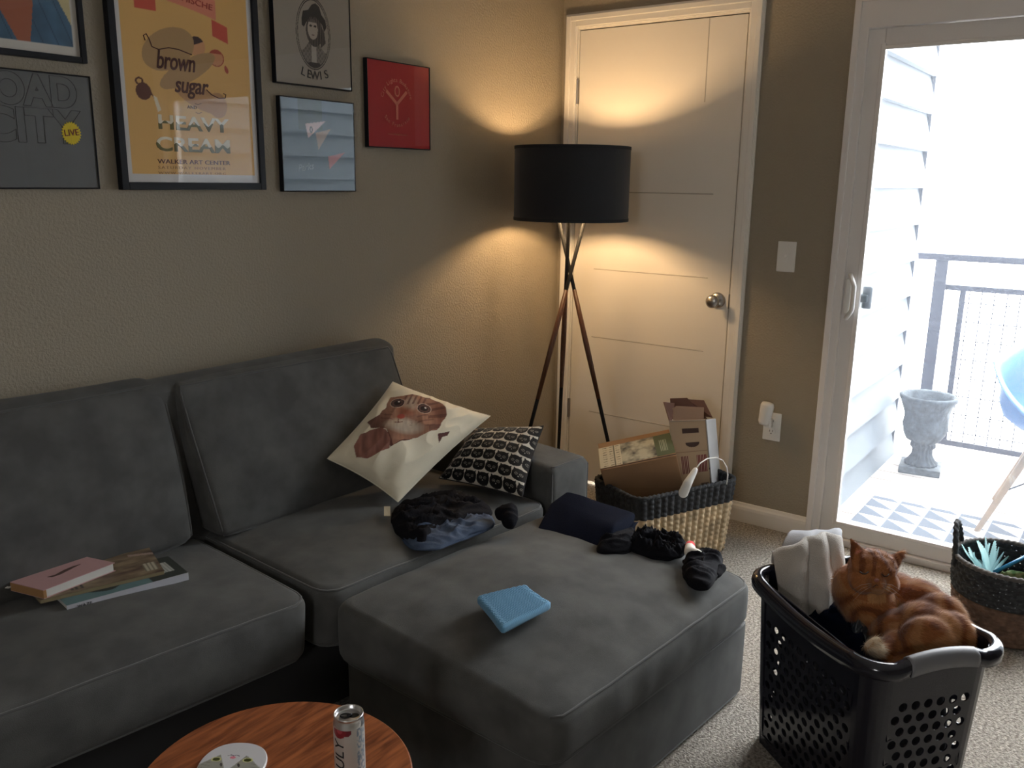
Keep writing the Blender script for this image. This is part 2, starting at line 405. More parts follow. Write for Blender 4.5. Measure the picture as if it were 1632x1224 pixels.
# urn planter
def urn():
    c = at(1466, 748, 2, 0); c.z = -.005
    STONE = mat('grey_cast_stone', (.05, .062, .07), .85, bump=.8, bscale=45, vary=.35, vscale=30, bdist=.006)
    t = thing('garden_urn', c, 'grey cast stone pedestal urn standing on the wooden deck by the siding', 'urn')
    a = math.radians(8); bm = B(); box(bm, (-.095, -.095, 0), (.095, .095, .035))
    bmesh.ops.transform(bm, matrix=Matrix.Translation(c) @ Matrix.Rotation(a, 4, 'Z'), verts=bm.verts); ob('plinth', bm, STONE, t, bevel=.004)
    bm = B(); prof = [(0, .035), (.072, .035), (.075, .045), (.060, .060), (.045, .085), (.042, .115), (.055, .130), (.056, .140), (.048, .148), (.075, .165), (.096, .195), (.104, .235), (.100, .275), (.104, .315), (.118, .352), (.132, .372), (.134, .388), (.126, .396), (.112, .388), (.100, .33), (.09, .25), (0, .22)]
    lathe(bm, prof, c, 64)
    for v in bm.verts:      # cast relief of swags and flutes
        d = v.co-c; r = math.hypot(d.x, d.y); th = math.atan2(d.y, d.x); z = d.z
        if r > .03 and z < .385:
            k = .005*math.cos(16*th) if z < .15 else .007*math.cos(6*th+.6)*math.cos(z*38) + .004*nz(v.co, 50)
            v.co.x += k*d.x/r; v.co.y += k*d.y/r
    ob('bowl', bm, STONE, t, smooth=True)
    fit(t)
urn()
# outdoor rug with triangle print
def rug():
    x0, x1, y0, y1 = .16, .66, -1.345, -3.0
    def pos(u, v): return (x0+(x1-x0)*u, y0+(y1-y0)*v, -.003+.006)
    def paint(u, v):
        X = (x1-x0)*u/.115; Y = (y1-y0)*-v/.122
        fx = X % 1; fy = Y % 1
        return (.06, .075, .10) if fx+fy < 1 else (.62, .64, .68)
    nx, ny = 130, 420
    o = paintmesh('outdoor_rug', nx, ny, pos, paint, mat('woven_rug', (1, 1, 1), .9, attr=True, bump=.3, bscale=300), None)
    so = o.modifiers.new('thick', 'SOLIDIFY'); so.thickness = .006; so.offset = -1
    tag(o, 'outdoor rug in a dark and pale triangle print on the deck', 'rug')
rug()
# blue shell armchair on dowel legs
def shell_chair():
    BL = mat('blue_moulded_plastic', (.10, .24, .52), .5); WD = mat('pale_dowel_wood', (.42, .30, .20), .6, vary=.15, vscale=20)
    cx, cy = .73, -2.075
    t = thing('shell_armchair', (cx, cy, 0), 'blue moulded shell armchair with splayed wooden dowel legs outside on deck', 'chair')
    n = 72; prof = [(0, .40), (.12, .405), (.21, .43), (.262, .47), (.283, .53), (.285, .60), (.298, .66), (.325, .69)]
    bm = B(); rings = []
    for j, (r, z) in enumerate(prof):
        ring = []
        for k in range(n):
            a = 2*PI*k/n; back = max(0, math.cos(a)); front = max(0, -math.cos(a))
            zz = z; rr = r
            f = j/(len(prof)-1)
            if f > .5:
                g = (f-.5)*2; zz = z + g*(.15*back**2.0 - .24*front**1.3)
                rr = r*(1+.02*back*g) - .05*front*g
            ring.append(bm.verts.new((cx+rr*math.cos(a)*.98, cy+rr*math.sin(a)*1.03, zz)))
        rings.append(ring)
    for A, D in zip(rings, rings[1:]):
        for k in range(n): bm.faces.new((A[k], A[(k+1) % n], D[(k+1) % n], D[k]))
    bmesh.ops.remove_doubles(bm, verts=bm.verts, dist=.0005)
    s = ob('shell', bm, BL, t, smooth=True); so = s.modifiers.new('t', 'SOLIDIFY'); so.thickness = .006
    for sx, sy in ((-1, 1), (1, 1), (1, -1), (-1, -1)):
        bm = B(); tube(bm, [(cx+sx*.11, cy+sy*.12, .40), (cx+sx*.25, cy+sy*.28, 0)], .014, 12, radii=[.017, .011]); ob('leg', bm, WD, t, smooth=True)
    bm = B()
    for sx, sy in ((-1, 1), (1, 1), (1, -1), (-1, -1)):
        tube(bm, [(cx+sx*.19, cy+sy*.21, .18), (cx-sx*.1, cy+sy*.11, .385)], .0035, 6); tube(bm, [(cx+sx*.19, cy+sy*.21, .18), (cx+sx*.1, cy-sy*.11, .385)], .0035, 6)
    ob('wire_brace', bm, RAILM, t); fit(t)
shell_chair()

# ------------------------------------------------------------------ soft furniture
def lines1d(h, r, n, k=5):
    r = min(r, h*.98)
    a = [-h + r*(1-math.cos(i/k*PI/2)) for i in range(k)]
    inner = [-(h-r)+2*(h-r)*i/n for i in range(n+1)]
    return a + inner + [-q for q in a[::-1]]
def trilin(c, u, v, w):
    a = [Vector(p) for p in c]
    lo = (a[0]*(1-u)+a[1]*u)*(1-v)+(a[3]*(1-u)+a[2]*u)*v
    hi = (a[4]*(1-u)+a[5]*u)*(1-v)+(a[7]*(1-u)+a[6]*u)*v
    return lo*(1-w)+hi*w
class Cushion:
    """rounded, stuffed box mapped onto 8 corners (bottom 0-3, top 4-7)"""
    def __init__(s, c, r=.035, puff=(0, 0, .03), n=(16, 12, 4), wr=0, seed=1, rc=None):
        s.c = [Vector(p) for p in c]; a = s.c
        s.dim = (((a[1]-a[0]).length+(a[5]-a[4]).length)/4, ((a[3]-a[0]).length+(a[7]-a[4]).length)/4, ((a[4]-a[0]).length+(a[6]-a[2]).length)/4)
        s.r, s.puff, s.n, s.wr, s.seed, s.rc = r, puff, n, wr, seed, rc or r
    def rounded(s, p):
        R = (s.rc, s.rc, s.r); d = s.dim
        # round the plan corners first, then the upper and lower edges
        x, y, z = p
        qx = max(-(d[0]-s.rc), min(d[0]-s.rc, x)); qy = max(-(d[1]-s.rc), min(d[1]-s.rc, y))
        dx, dy = x-qx, y-qy; l = math.hypot(dx, dy); m = max(abs(dx), abs(dy))
        if l > 1e-9: x, y = qx+dx/l*m, qy+dy/l*m
        # inward shift near top/bottom edges
        zz = abs(z)-(d[2]-s.r)
        if zz > 0:
            k = min(1, zz/s.r); sh = s.r*(1-math.sqrt(max(0, 1-k*k)))
            l2 = m/s.rc if m > 0 else 0
            f = 1-sh/max(d[0], .001), 1-sh/max(d[1], .001)
            x *= f[0]; y *= f[1]
        return x, y, z
    def __call__(s, p):
        x, y, z = s.rounded(p); d = s.dim; u, v, w = x/d[0], y/d[1], z/d[2]
        pu = (1-u*u)**.8 if abs(u) < 1 else 0; pv = (1-v*v)**.8 if abs(v) < 1 else 0; pw = 1-w*w if abs(w) < 1 else 0
        z2 = z + w*s.puff[2]*pu*pv; x2 = x + u*s.puff[0]*pv*pw; y2 = y + v*s.puff[1]*pu*pw
        if s.wr:
            e = max(abs(u), abs(v)); k = s.wr*(nz((x*6, y*3, z*6), 1, s.seed)+.6*nz((x*16, y*7, z*9), 1, s.seed+3)*(.3+e))
            z2 += k*(1 if w > 0 else 0)*pu**.3*pv**.3; 
            if abs(u) > .9: x2 += k*pv*pw
            if abs(v) > .9: y2 += k*pu*pw
        return trilin(s.c, (x2/d[0]+1)/2, (y2/d[1]+1)/2, (z2/d[2]+1)/2)
    def mesh(s, name, m, parent):
        d = s.dim; L = [lines1d(d[0], s.rc, s.n[0]), lines1d(d[1], s.rc, s.n[1]), lines1d(d[2], s.r, s.n[2])]
        bm = B(); vd = {}
        def V(i, j, k):
            key = (i, j, k)
            if key not in vd: vd[key] = bm.verts.new(s((L[0][i], L[1][j], L[2][k])))
            return vd[key]
        N = [len(q)-1 for q in L]
        for i in range(N[0]):
            for j in range(N[1]):
                bm.faces.new((V(i, j, 0), V(i, j+1, 0), V(i+1, j+1, 0), V(i+1, j, 0)))
                bm.faces.new((V(i, j, N[2]), V(i+1, j, N[2]), V(i+1, j+1, N[2]), V(i, j+1, N[2])))
        for i in range(N[0]):
            for k in range(N[2]):
                bm.faces.new((V(i, 0, k), V(i+1, 0, k), V(i+1, 0, k+1), V(i, 0, k+1)))
                bm.faces.new((V(i, N[1], k), V(i, N[1], k+1), V(i+1, N[1], k+1), V(i+1, N[1], k)))
        for j in range(N[1]):
            for k in range(N[2]):
                bm.faces.new((V(0, j, k), V(0, j, k+1), V(0, j+1, k+1), V(0, j+1, k)))
                bm.faces.new((V(N[0], j, k), V(N[0], j+1, k), V(N[0], j+1, k+1), V(N[0], j, k+1)))
        return ob(name, bm, m, parent, smooth=True)
    def piping(s, parent, w=1, axis=2, rad=.0036, m=None, sides=None):
        """welt round the face of the given axis (2 = top/bottom, 1 = front/back)"""
        d = s.dim; pts = []; n = 22
        h = s.r*.30
        if axis == 2:
            zc = w*(d[2]-h)
            P = [(-1, -1), (1, -1), (1, 1), (-1, 1)]
            for i in (sides or range(4)):
                a, b = P[i], P[(i+1) % 4]
                for k in range(n):
                    t = k/n; pts.append(s((d[0]*(a[0]*(1-t)+b[0]*t), d[1]*(a[1]*(1-t)+b[1]*t), zc)))
        else:
            yc = w*d[1]
            P = [(-1, -1), (1, -1), (1, 1), (-1, 1)]
            for i in range(4):
                a, b = P[i], P[(i+1) % 4]
                for k in range(n):
                    t = k/n; pts.append(s(((d[0]-.004)*(a[0]*(1-t)+b[0]*t), yc, (d[2]-.004)*(a[1]*(1-t)+b[1]*t))))
        bm = B(); tube(bm, pts, rad, 6, closed=not sides); return ob('piping', bm, m or PIPE, parent, smooth=True)

sofa = thing('sofa', (-2.1, -.4, 0), 'charcoal grey fabric sofa with loose seat and back cushions against the picture wall', 'sofa')
def q8(lo, hi, z0, z1):
    return [(*p, z0) if len(p) == 2 else p for p in lo] + [(*p, z1) if len(p) == 2 else p for p in hi]
# seats
sl = Cushion(q8([(-2.97, -.545), (-2.105, -.675), (-2.05, -.06), (-2.93, -.03)], [(-2.97, -.555), (-2.105, -.69), (-2.05, -.06), (-2.93, -.03)], .235, .40), r=.022, rc=.05, puff=(.004, .012, .032), wr=.004, seed=1)
c = sl.mesh('seat_cushion', FAB, sofa); sl.piping(c, 1); sl.piping(c, -1)
sr = Cushion(q8([(-2.075, -.69), (-1.215, -.78), (-1.17, -.16), (-2.03, -.06)], [(-2.078, -.70), (-1.215, -.79), (-1.17, -.16), (-2.03, -.06)], .235, .40), r=.022, rc=.055, puff=(.004, .012, .034), wr=.005, seed=5)
c = sr.mesh('seat_cushion', FAB, sofa); sr.piping(c, 1); sr.piping(c, -1)
# backs
bl = Cushion([(-2.97, -.165, .415), (-2.10, -.205, .415), (-2.10, -.10, .415), (-2.97, -.09, .415), (-2.97, -.115, .852), (-2.115, -.132, .852), (-2.125, -.05, .878), (-2.97, -.028, .878)], r=.03, rc=.028, puff=(.024, .020, .012), n=(16, 4, 12), wr=.004, seed=9)
c = bl.mesh('back_cushion', FAB, sofa); bl.piping(c, -1, 1)
brc = Cushion([(-2.045, -.245, .415), (-1.23, -.29, .415), (-1.22, -.18, .415), (-2.04, -.12, .415), (-2.095, -.15, .850), (-1.30, -.185, .850), (-1.29, -.14, .862), (-2.09, -.10, .858)], r=.02, rc=.022, puff=(.01, .035, .006), n=(16, 4, 12), wr=.003, seed=12)
c = brc.mesh('back_cushion', FAB, sofa); brc.piping(c, -1, 1)
# back frame, base, arm
bf = Cushion([(-3.0, -.085, .06), (-1.20, -.20, .06), (-1.20, -.03, .06), (-3.0, -.022, .06), (-3.0, -.085, .855), (-1.27, -.185, .868), (-1.26, -.05, .868), (-3.0, -.022, .855)], r=.03, rc=.03, puff=(0, 0, .004), n=(14, 2, 8))
bf.mesh('back_frame', FAB, sofa)
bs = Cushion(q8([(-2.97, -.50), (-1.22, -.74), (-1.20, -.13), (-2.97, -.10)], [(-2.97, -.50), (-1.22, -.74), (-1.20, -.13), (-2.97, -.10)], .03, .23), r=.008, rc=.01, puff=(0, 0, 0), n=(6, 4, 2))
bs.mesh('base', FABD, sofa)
ar = Cushion([(-1.205, -.785, .03), (-1.01, -.81, .03), (-.93, -.06, .03), (-1.13, -.05, .03), (-1.205, -.785, .512), (-1.005, -.81, .512), (-.93, -.06, .512), (-1.13, -.05, .512)], r=.028, rc=.028, puff=(0, 0, .012), n=(4, 10, 8))
c = ar.mesh('armrest', FAB, sofa); ar.piping(c, -1, 1, rad=.0035)
for x, y in ((-2.93, -.46), (-1.16, -.74), (-1.02, -.1)):
    bm = B(); tube(bm, [(x, y, 0), (x, y, .035)], .022, 12); ob('foot', bm, BLACKM, sofa)
fit(sofa)
# ottoman
ott = thing('ottoman', (-1.6, -1.1, 0), 'grey fabric ottoman with piped cushion top standing in front of the sofa', 'ottoman')
obx = [(-2.080, -1.384), (-1.236, -1.468), (-1.178, -.82), (-2.045, -.725)]
bx_ = Cushion(q8(obx, obx, .012, .222), r=.006, rc=.02, puff=(.004, .006, 0), n=(8, 8, 3), wr=.002)
c = bx_.mesh('base', FAB, ott); bx_.piping(c, 1, rad=.0035); bx_.piping(c, -1, rad=.0035)
otx = [(-2.108, -1.392), (-1.222, -1.474), (-1.168, -.80), (-2.070, -.700)]
oc = Cushion([(*p, .226) for p in otx]+[(*p, z_) for p, z_ in zip(otx, (.340, .342, .378, .378))], r=.024, rc=.055, puff=(.006, .012, .046), n=(40, 32, 4), wr=.006, seed=21)
c = oc.mesh('cushion_top', FAB, ott); oc.piping(c, 1, rad=.0032, sides=(0, 1)); oc.piping(c, -1, rad=.003)
fit(ott)

# ------------------------------------------------------------------ lamp
def lamp():
    t = thing('floor_lamp', (LAMP.x, LAMP.y, 0), 'tripod floor lamp with black drum shade, lit, in the corner by the white door', 'floor lamp')
    R, z0, z1 = .229, 1.250, 1.537
    SH = mat('black_linen_shade', (.012, .013, .017), .85, bump=.5, bscale=350, stretch=(1, 1, 6), trans=.10, cmul=(.05, .04, .033), sheen=.2)
    bm = B(); lathe(bm, [(R, z0), (R, z0+.05), (R, z1-.05), (R, z1)], LAMP, 72); s = ob('lamp_shade', bm, SH, t, smooth=True)
    bm = B(); lathe(bm, [(R-.003, z0), (R-.003, z1)], LAMP, 72); ob('shade_lining', bm, mat('shade_lining_dark', (.20, .17, .13), .8), s, smooth=True)
    for z in (z0, z1-.012):
        bm = B(); lathe(bm, [(R+.0015, z), (R+.0015, z+.012), (R-.0045, z+.012), (R-.0045, z), (R+.0015, z)], LAMP, 72); ob('shade_trim', bm, mat('black_tape', (.008, .009, .012), .8), s, smooth=False)
    bm = B()
    for k in range(3):
        a = k*2*PI/3; tube(bm, [LAMP+Vector((math.cos(a)*.02, math.sin(a)*.02, 1.30)), LAMP+Vector((math.cos(a)*(R-.004), math.sin(a)*(R-.004), 1.30))], .002, 6)
    lathe(bm, [(0, 1.24), (.022, 1.24), (.022, 1.33), (0, 1.33)], LAMP, 20)
    ob('socket', bm, BLACKM, t)
    bm = B(); lathe(bm, [(.013, 1.33), (.014, 1.342), (.024, 1.355), (.0285, 1.375), (.024, 1.395), (.012, 1.404), (0, 1.406)], LAMP, 24)
    g = bpy.data.materials.new('bulb_glass'); g.use_nodes = True; n = g.node_tree; b = n.nodes['Principled BSDF']
    b.inputs['Base Color'].default_value = (1, .9, .7, 1); b.inputs['Transmission Weight'].default_value = 1; b.inputs['Emission Color'].default_value = (1, .62, .28, 1); b.inputs['Emission Strength'].default_value = 20
    bo = ob('bulb', bm, g, t, smooth=True); bo.visible_shadow = True
    WOOD = mat('walnut_leg', (.10, .038, .018), .45, vary=.3, vscale=30, stretch=(8, 8, 1))
    F = Vector((math.sin(YAW), math.cos(YAW), 0)); Rr = Vector((math.cos(YAW), -math.sin(YAW), 0))
    zc = 1.04
    for a, off in ((0, -.012), (2*PI/3, .012), (-2*PI/3, .0)):
        d = F*math.cos(a)+Rr*math.sin(a); perp = Vector((0, 0, 1)).cross(d)*.011
        def P(z): return LAMP + perp + d*((zc-z)*.285) + Vector((0, 0, z))
        bm = B(); tube(bm, [P(1.29), P(.97), P(.53), P(.004)], .0075, 12, radii=[.0075, .0075, .008, .0065])
        l = ob('leg', bm, mat('matte_black_metal', (.012, .012, .013), .65, spec=.3), t, smooth=True)
        bm = B(); tube(bm, [P(.972), P(.75), P(.528)], .0105, 14, radii=[.0085, .0115, .0085]); ob('wood_sleeve', bm, WOOD, l, smooth=True)
    fit(t)
lamp()

# ------------------------------------------------------------------ pictures on the wall
INKB = mat('black_ink', (.02, .02, .022), .7); INKG = mat('faded_ink', (.045, .045, .045), .8)
def picture(x0, x1, z0, z1, fw, dep, label, paint, res=(120, 160), fm=BLACKM, lip=.001, mat_=None):
    t = thing('framed_picture', ((x0+x1)/2, -dep, (z0+z1)/2), label, 'picture', 'framed pictures on the sofa wall')
    bm = B(); y0, y1 = -dep, -.002
    for a, b in (((x0, y0, z0), (x0+fw, y1, z1)), ((x1-fw, y0, z0), (x1, y1, z1)), ((x0+fw, y0, z0), (x1-fw, y1, z0+fw)), ((x0+fw, y0, z1-fw), (x1-fw, y1, z1))): box(bm, a, b)
    ob('frame', bm, fm, t, bevel=.0015)
    yp = y0+.008 if fw > .008 else y0+.003
    a, b, c2, d = x0+fw*.9, x1-fw*.9, z0+fw*.9, z1-fw*.9
    pr = paintmesh('print', res[0], res[1], lambda u, v: (a+(b-a)*u, yp, c2+(d-c2)*v), paint, VC, t)
    bm = B(); box(bm, (a, yp-.0035, c2), (b, yp-.0015, d)); ob('glass', bm, GLZ, t)
    return t, pr, yp-.0006
# 1 tall tan poster
px0, px1, pz0, pz1 = -2.124, -1.660, 1.366, 2.05
def pp_xy(u, v):
    a, b, c2, d = px0+.018, px1-.018, pz0+.018, pz1-.018
    return a+(b-a)*u, c2+(d-c2)*v
TAN = S(214, 170, 100)
def paint_poster(u, v):
    x, z = pp_xy(u, v); m = .018
    if x < px0+.018+m or x > px1-.018-m or z < pz0+.018+.024: return S(206, 204, 202)
    # blobs behind the words
    if ell(x, z, -1.955, 1.735, .085, .050, .45) < 1 or ell(x, z, -1.90, 1.685, .10, .028, .5) < 1: return S(172, 138, 92)
    if ell(x, z, -1.865, 1.615, .085, .030, -.35) < 1 or ell(x, z, -1.81, 1.60, .03, .035, 0) < 1: return S(184, 140, 92)
    # pitcher
    if ell(x, z, -2.038, 1.620, .022, .022) < 1: return S(92, 48, 36)
    if 1 > ell(x, z, -2.048, 1.645, .012, .010) > .35: return S(92, 48, 36)
    if inpoly(x, z, [(-2.02, 1.63), (-2.006, 1.60), (-2.014, 1.612), (-2.03, 1.615)]): return S(92, 48, 36)
    if inpoly(x, z, [(-2.012, 1.612), (-2.0, 1.607), (-1.99, 1.575), (-2.0, 1.57)]): return S(222, 212, 186)
    # two plain round heads
    if ell(x, z, -1.868, 1.752, .027, .026) < 1:
        if z > 1.752+.35*(x+1.868)+.006 or ell(x, z, -1.89, 1.75, .011, .022) < 1: return S(62, 38, 38)
        return S(205, 150, 105)
    if ell(x, z, -1.806, 1.728, .025, .023) < 1:
        if z > 1.740 or ell(x, z, -1.806, 1.728, .025, .023) > .78: return S(160, 62, 40)
        return S(200, 140, 96)
    if ell(x, z, -1.775, 1.70, .006, .011, .4) < 1: return S(160, 62, 40)
    # banner
    zz = 1.855-.045*((x+1.90)/.13)**1*.5-.35*(x+1.90)**2
    if -2.0 < x < -1.80 and abs(z-zz-.02) < .026: return S(214, 132, 104)
    if (-2.045 < x < -1.985 and abs(z-1.848) < .022) or (-1.815 < x < -1.765 and abs(z-(1.80-(x+1.79)*.3)) < .022): return S(196, 78, 58)
    return TAN
t, pr, yp = picture(px0, px1, pz0, pz1, .020, .024, 'tall tan poster in a wide black frame reading brown sugar and heavy cream', paint_poster, (230, 340))
BRN = mat('brown_ink', S(78, 38, 34), .7)
# olive letters dipped in cream: the cream colour ends in a wavy line
OLV = bpy.data.materials.new('olive_and_cream_ink'); OLV.use_nodes = True
n = OLV.node_tree; tcn = n.nodes.new('ShaderNodeTexCoord'); spx = n.nodes.new('ShaderNodeSeparateXYZ'); n.links.new(tcn.outputs['Object'], spx.inputs[0])
def mnode(op, a, b=None):
    q = n.nodes.new('ShaderNodeMath'); q.operation = op
    for i, s_ in enumerate((a, b)):
        if s_ is None: continue
        if isinstance(s_, (int, float)): q.inputs[i].default_value = s_
        else: n.links.new(s_, q.inputs[i])
    return q.outputs[0]
wv = mnode('MULTIPLY', mnode('SINE', mnode('MULTIPLY', spx.outputs[0], 210)), .0045)
gz = mnode('ADD', spx.outputs[2], wv)
fr = mnode('FRACT', mnode('DIVIDE', mnode('SUBTRACT', gz, 1.4625), .0575))
st = mnode('GREATER_THAN', fr, .43)
mx = n.nodes.new('ShaderNodeMixRGB'); mx.inputs[1].default_value = (*S(96, 88, 38), 1); mx.inputs[2].default_value = (*S(222, 214, 190), 1)
n.links.new(st, mx.inputs[0]); n.links.new(mx.outputs[0], n.nodes['Principled BSDF'].inputs['Base Color']); n.nodes['Principled BSDF'].inputs['Roughness'].default_value = .7
def script(s, x, z, size, wd):
    text('lettering', s, size, BRN, t, wallM(x, z, yp), shear=.25, maxw=wd, space=.95, offset=.0008)
script('brown', -1.937, 1.703, .066, .118); script('sugar', -1.895, 1.645, .062, .108)
def swash(pts, r=.0014):
    bm = B(); tube(bm, [Vector((x, yp, z)) for x, z in pts], r, 6); ob('swash_ornament', bm, BRN, t)
swash([(-2.022, 1.748), (-2.026, 1.76), (-2.018, 1.765), (-2.010, 1.752), (-2.004, 1.735), (-1.985, 1.73), (-1.955, 1.738), (-1.925, 1.737), (-1.885, 1.728)])
swash([(-1.845, 1.640), (-1.83, 1.628), (-1.805, 1.620), (-1.785, 1.622), (-1.782, 1.632), (-1.79, 1.634)])
swash([(-1.885, 1.60), (-1.875, 1.598), (-1.865, 1.602)], .0006); swash([(-1.885, 1.576), (-1.875, 1.574), (-1.865, 1.578)], .0006)
text('lettering', 'AND', .013, BRN, t, wallM(-1.895, 1.589, yp), space=1.1)
text('lettering', 'HEAVY', .052, OLV, t, wallM(-1.893, 1.543, yp), maxw=.225, offset=.0012)
text('lettering', 'CREAM', .052, OLV, t, wallM(-1.895, 1.4855, yp), maxw=.235, offset=.0012)
text('lettering', 'WALKER ART CENTER', .0165, BRN, t, wallM(-1.897, 1.441, yp), maxw=.232)
FNT = mat('pale_brown_ink', S(170, 128, 80), .7)
text('lettering', 'SATURDAY NOVEMBER', .011, FNT, t, wallM(-1.905, 1.425, yp), maxw=.215, space=1.3)
text('lettering', 'WWW.WALKERART.ORG', .009, FNT, t, wallM(-1.905, 1.411, yp), maxw=.215, space=1.3)
text('lettering', 'ICA HISCHE', .022, mat('red_ink', S(160, 62, 50), .7), t, wallM(-1.885, 1.868, yp, .12), maxw=.15)
fit(t)
# 2 denim portrait print, top left
def paint_tl(u, v):
    x = -2.56+.37*u; z = 1.68+.45*v
    if z < 1.703 or x > -2.207: return S(196, 192, 184)
    if inpoly(x, z, [(-2.40, 1.9), (-2.395, 1.80), (-2.345, 1.703), (-2.315, 1.703), (-2.30, 1.79), (-2.30, 1.9)]): return S(158, 92, 66)
    if x > -2.262+.0 and z > 1.86-(x+2.262)*1.9: return S(198, 184, 140)
    k = nz((x, z, 0), 30, 2); f = abs(((x*1.2+z*.5)*22) % 1-.5) < .03
    return S(46, 70, 92) if f else tuple(c*(1+.35*k) for c in S(66, 98, 124))
t, pr, yq = picture(-2.565, -2.186, 1.672, 2.13, .014, .022, 'black framed print of a blue denim jacket above the grey lettered print', paint_tl, (160, 160)); fit(t)
# 3 grey outlined lettering print with yellow burst
def paint_g(u, v):
    k = nz((u*3, v*3, 0), 4, 1); return tuple(c*(1+.08*k) for c in S(98, 100, 100))
t, pr, yq = picture(-2.56, -2.181, 1.368, 1.643, .0035, .018, 'dark grey print with faint outlined capitals and a yellow LIVE burst', paint_g, (20, 20))
def outline_text(s, x, z, size, wd):
    """letters drawn as outlines only"""
    cu = bpy.data.curves.new('x', 'FONT'); cu.body = s; cu.size = size; cu.align_x = 'CENTER'; cu.align_y = 'CENTER'; cu.fill_mode = 'NONE'; cu.offset = .0045
    cu.bevel_depth = .0005; cu.bevel_resolution = 0
    o_ = bpy.data.objects.new('x', cu); COL.objects.link(o_); settle(); me = bpy.data.meshes.new_from_object(o_.evaluated_get(bpy.context.evaluated_depsgraph_get())); bpy.data.objects.remove(o_)
    xs = [v.co.x for v in me.vertices]; k = wd/(max(xs)-min(xs)); M = wallM(x, z, yq)
    for v in me.vertices: v.co.x *= k; v.co = M @ v.co
    me.materials.clear(); link('lettering', me, INKG, t)
outline_text('BROAD', -2.37, 1.595, .095, .30); outline_text('CITY', -2.335, 1.513, .105, .235)
pts = []
for k in range(48):
    r = (.0255 if k % 2 else .0215); a = 2*PI*k/48; pts.append((math.cos(a)*r, math.sin(a)*r*1.12))
bm = B(); prism(bm, pts, -.0004, .0004, wallM(-2.242, 1.503, yq)); bu = ob('starburst', bm, mat('yellow_ink', S(212, 188, 40), .7), t)
text('lettering', 'LIVE', .022, mat('maroon_ink', S(110, 40, 50), .7), t, wallM(-2.242, 1.504, yq-.0012, -.1), maxw=.036)
fit(t)
# 4 oval portrait print
def paint_l(u, v):
    x, y = (u-.5)*.313, v*.32       # metres from bottom centre
    bg = S(150, 142, 130); ink = S(48, 44, 44); mid = S(96, 90, 84)
    X = x+.0; e = ell(X, y, 0.0, .1585, .070, .108); e2 = ell(X, y, 0, .1585, .064, .102)
    if .955 < e < 1.02 or .96 < e2 < 1.03: return ink
    if e2 > 1: return bg
    if inpoly(X, y, [(-.046, .20), (-.040, .222), (-.018, .228), (-.004, .245), (.012, .252), (.028, .243), (.036, .22), (.052, .205), (.056, .185), (.045, .17), (.038, .19), (.012, .21), (-.012, .208), (-.028, .19), (-.038, .175), (-.046, .18)]): return ink
    hair = ell(X, y, .004, .168, .034, .048) < 1 or inpoly(X, y, [(.03, .19), (.045, .17), (.05, .135), (.03, .12), (.024, .16)])
    face = ell(X, y, -.002, .172, .021, .031) < 1
    if face:
        for ex in (-.010, .008):
            if ell(X, y, ex, .182, .006, .0032) < 1: return ink
        if ell(X, y, -.001, .155, .006, .002) < 1: return S(90, 60, 60)
        if y > .192: return mid
        return S(170, 160, 148)
    if hair: return mid if math.sin(X*900) > 0 else ink
    if ell(X, y, 0, .062, .03, .012) < 1 and y < .072: return ink
    if abs(X) < .052 and .06 < y < .125+.02*math.cos(X*60):
        if abs(X) < .010: return S(165, 158, 148)
        return mid if (math.sin(X*420)*math.sin(y*380) > .1) else S(120, 112, 104)
    return bg
t, pr, yq = picture(-1.603, -1.290, 1.682, 2.0, .0035, .020, 'small grey print of an oval portrait in a hat above the word LEWIS', paint_l, (200, 220))
def arch(s, cx, cz, r, a0, a1, size, m, parent, y, up=True):
    n_ = len(s)
    for i, ch in enumerate(s):
        if ch == ' ': continue
        a = a0+(a1-a0)*i/(n_-1); x_ = cx+r*math.sin(a); z_ = cz+(r if up else -r)*math.cos(a)
        text('letter', ch, size, m, parent, wallM(x_, z_, y, a if up else -a), space=1)
arch('LEWIS', -1.4465, 1.866, .150, -.32, .32, .036, INKB, t, yq, up=False)
fit(t)
# 5 pennant print
def paint_p(u, v):
    x, y = u*.307, v*.285
    for P, c_ in (([(.098, .210), (.185, .222), (.108, .165)], S(214, 190, 188)), ([(.14, .183), (.205, .198), (.15, .13)], S(170, 142, 116)), ([(.19, .11), (.265, .125), (.195, .07)], S(176, 92, 84))):
        if inpoly(x, y, P):
            if c_[0] > .6 and ell(x, y, .122, .192, .007, .011) < 1 < ell(x, y, .122, .192, .003, .006)+.3: return S(50, 50, 60)
            return c_
    if .19 < y and abs(x-.12) < .05: return S(44, 62, 52)
    return S(62, 80, 90)  # ground colour copies the siding's reflection in the glass
t, pr, yq = picture(-1.593, -1.285, 1.360, 1.646, .0035, .020, 'small print of pennant flags tinted like reflected siding below the oval portrait print', paint_p, (160, 150))
text('lettering', 'Parks', .03, mat('pale_ink', S(120, 130, 135), .7), t, wallM(-1.50, 1.435, yq, -.15), shear=.3)
fit(t)
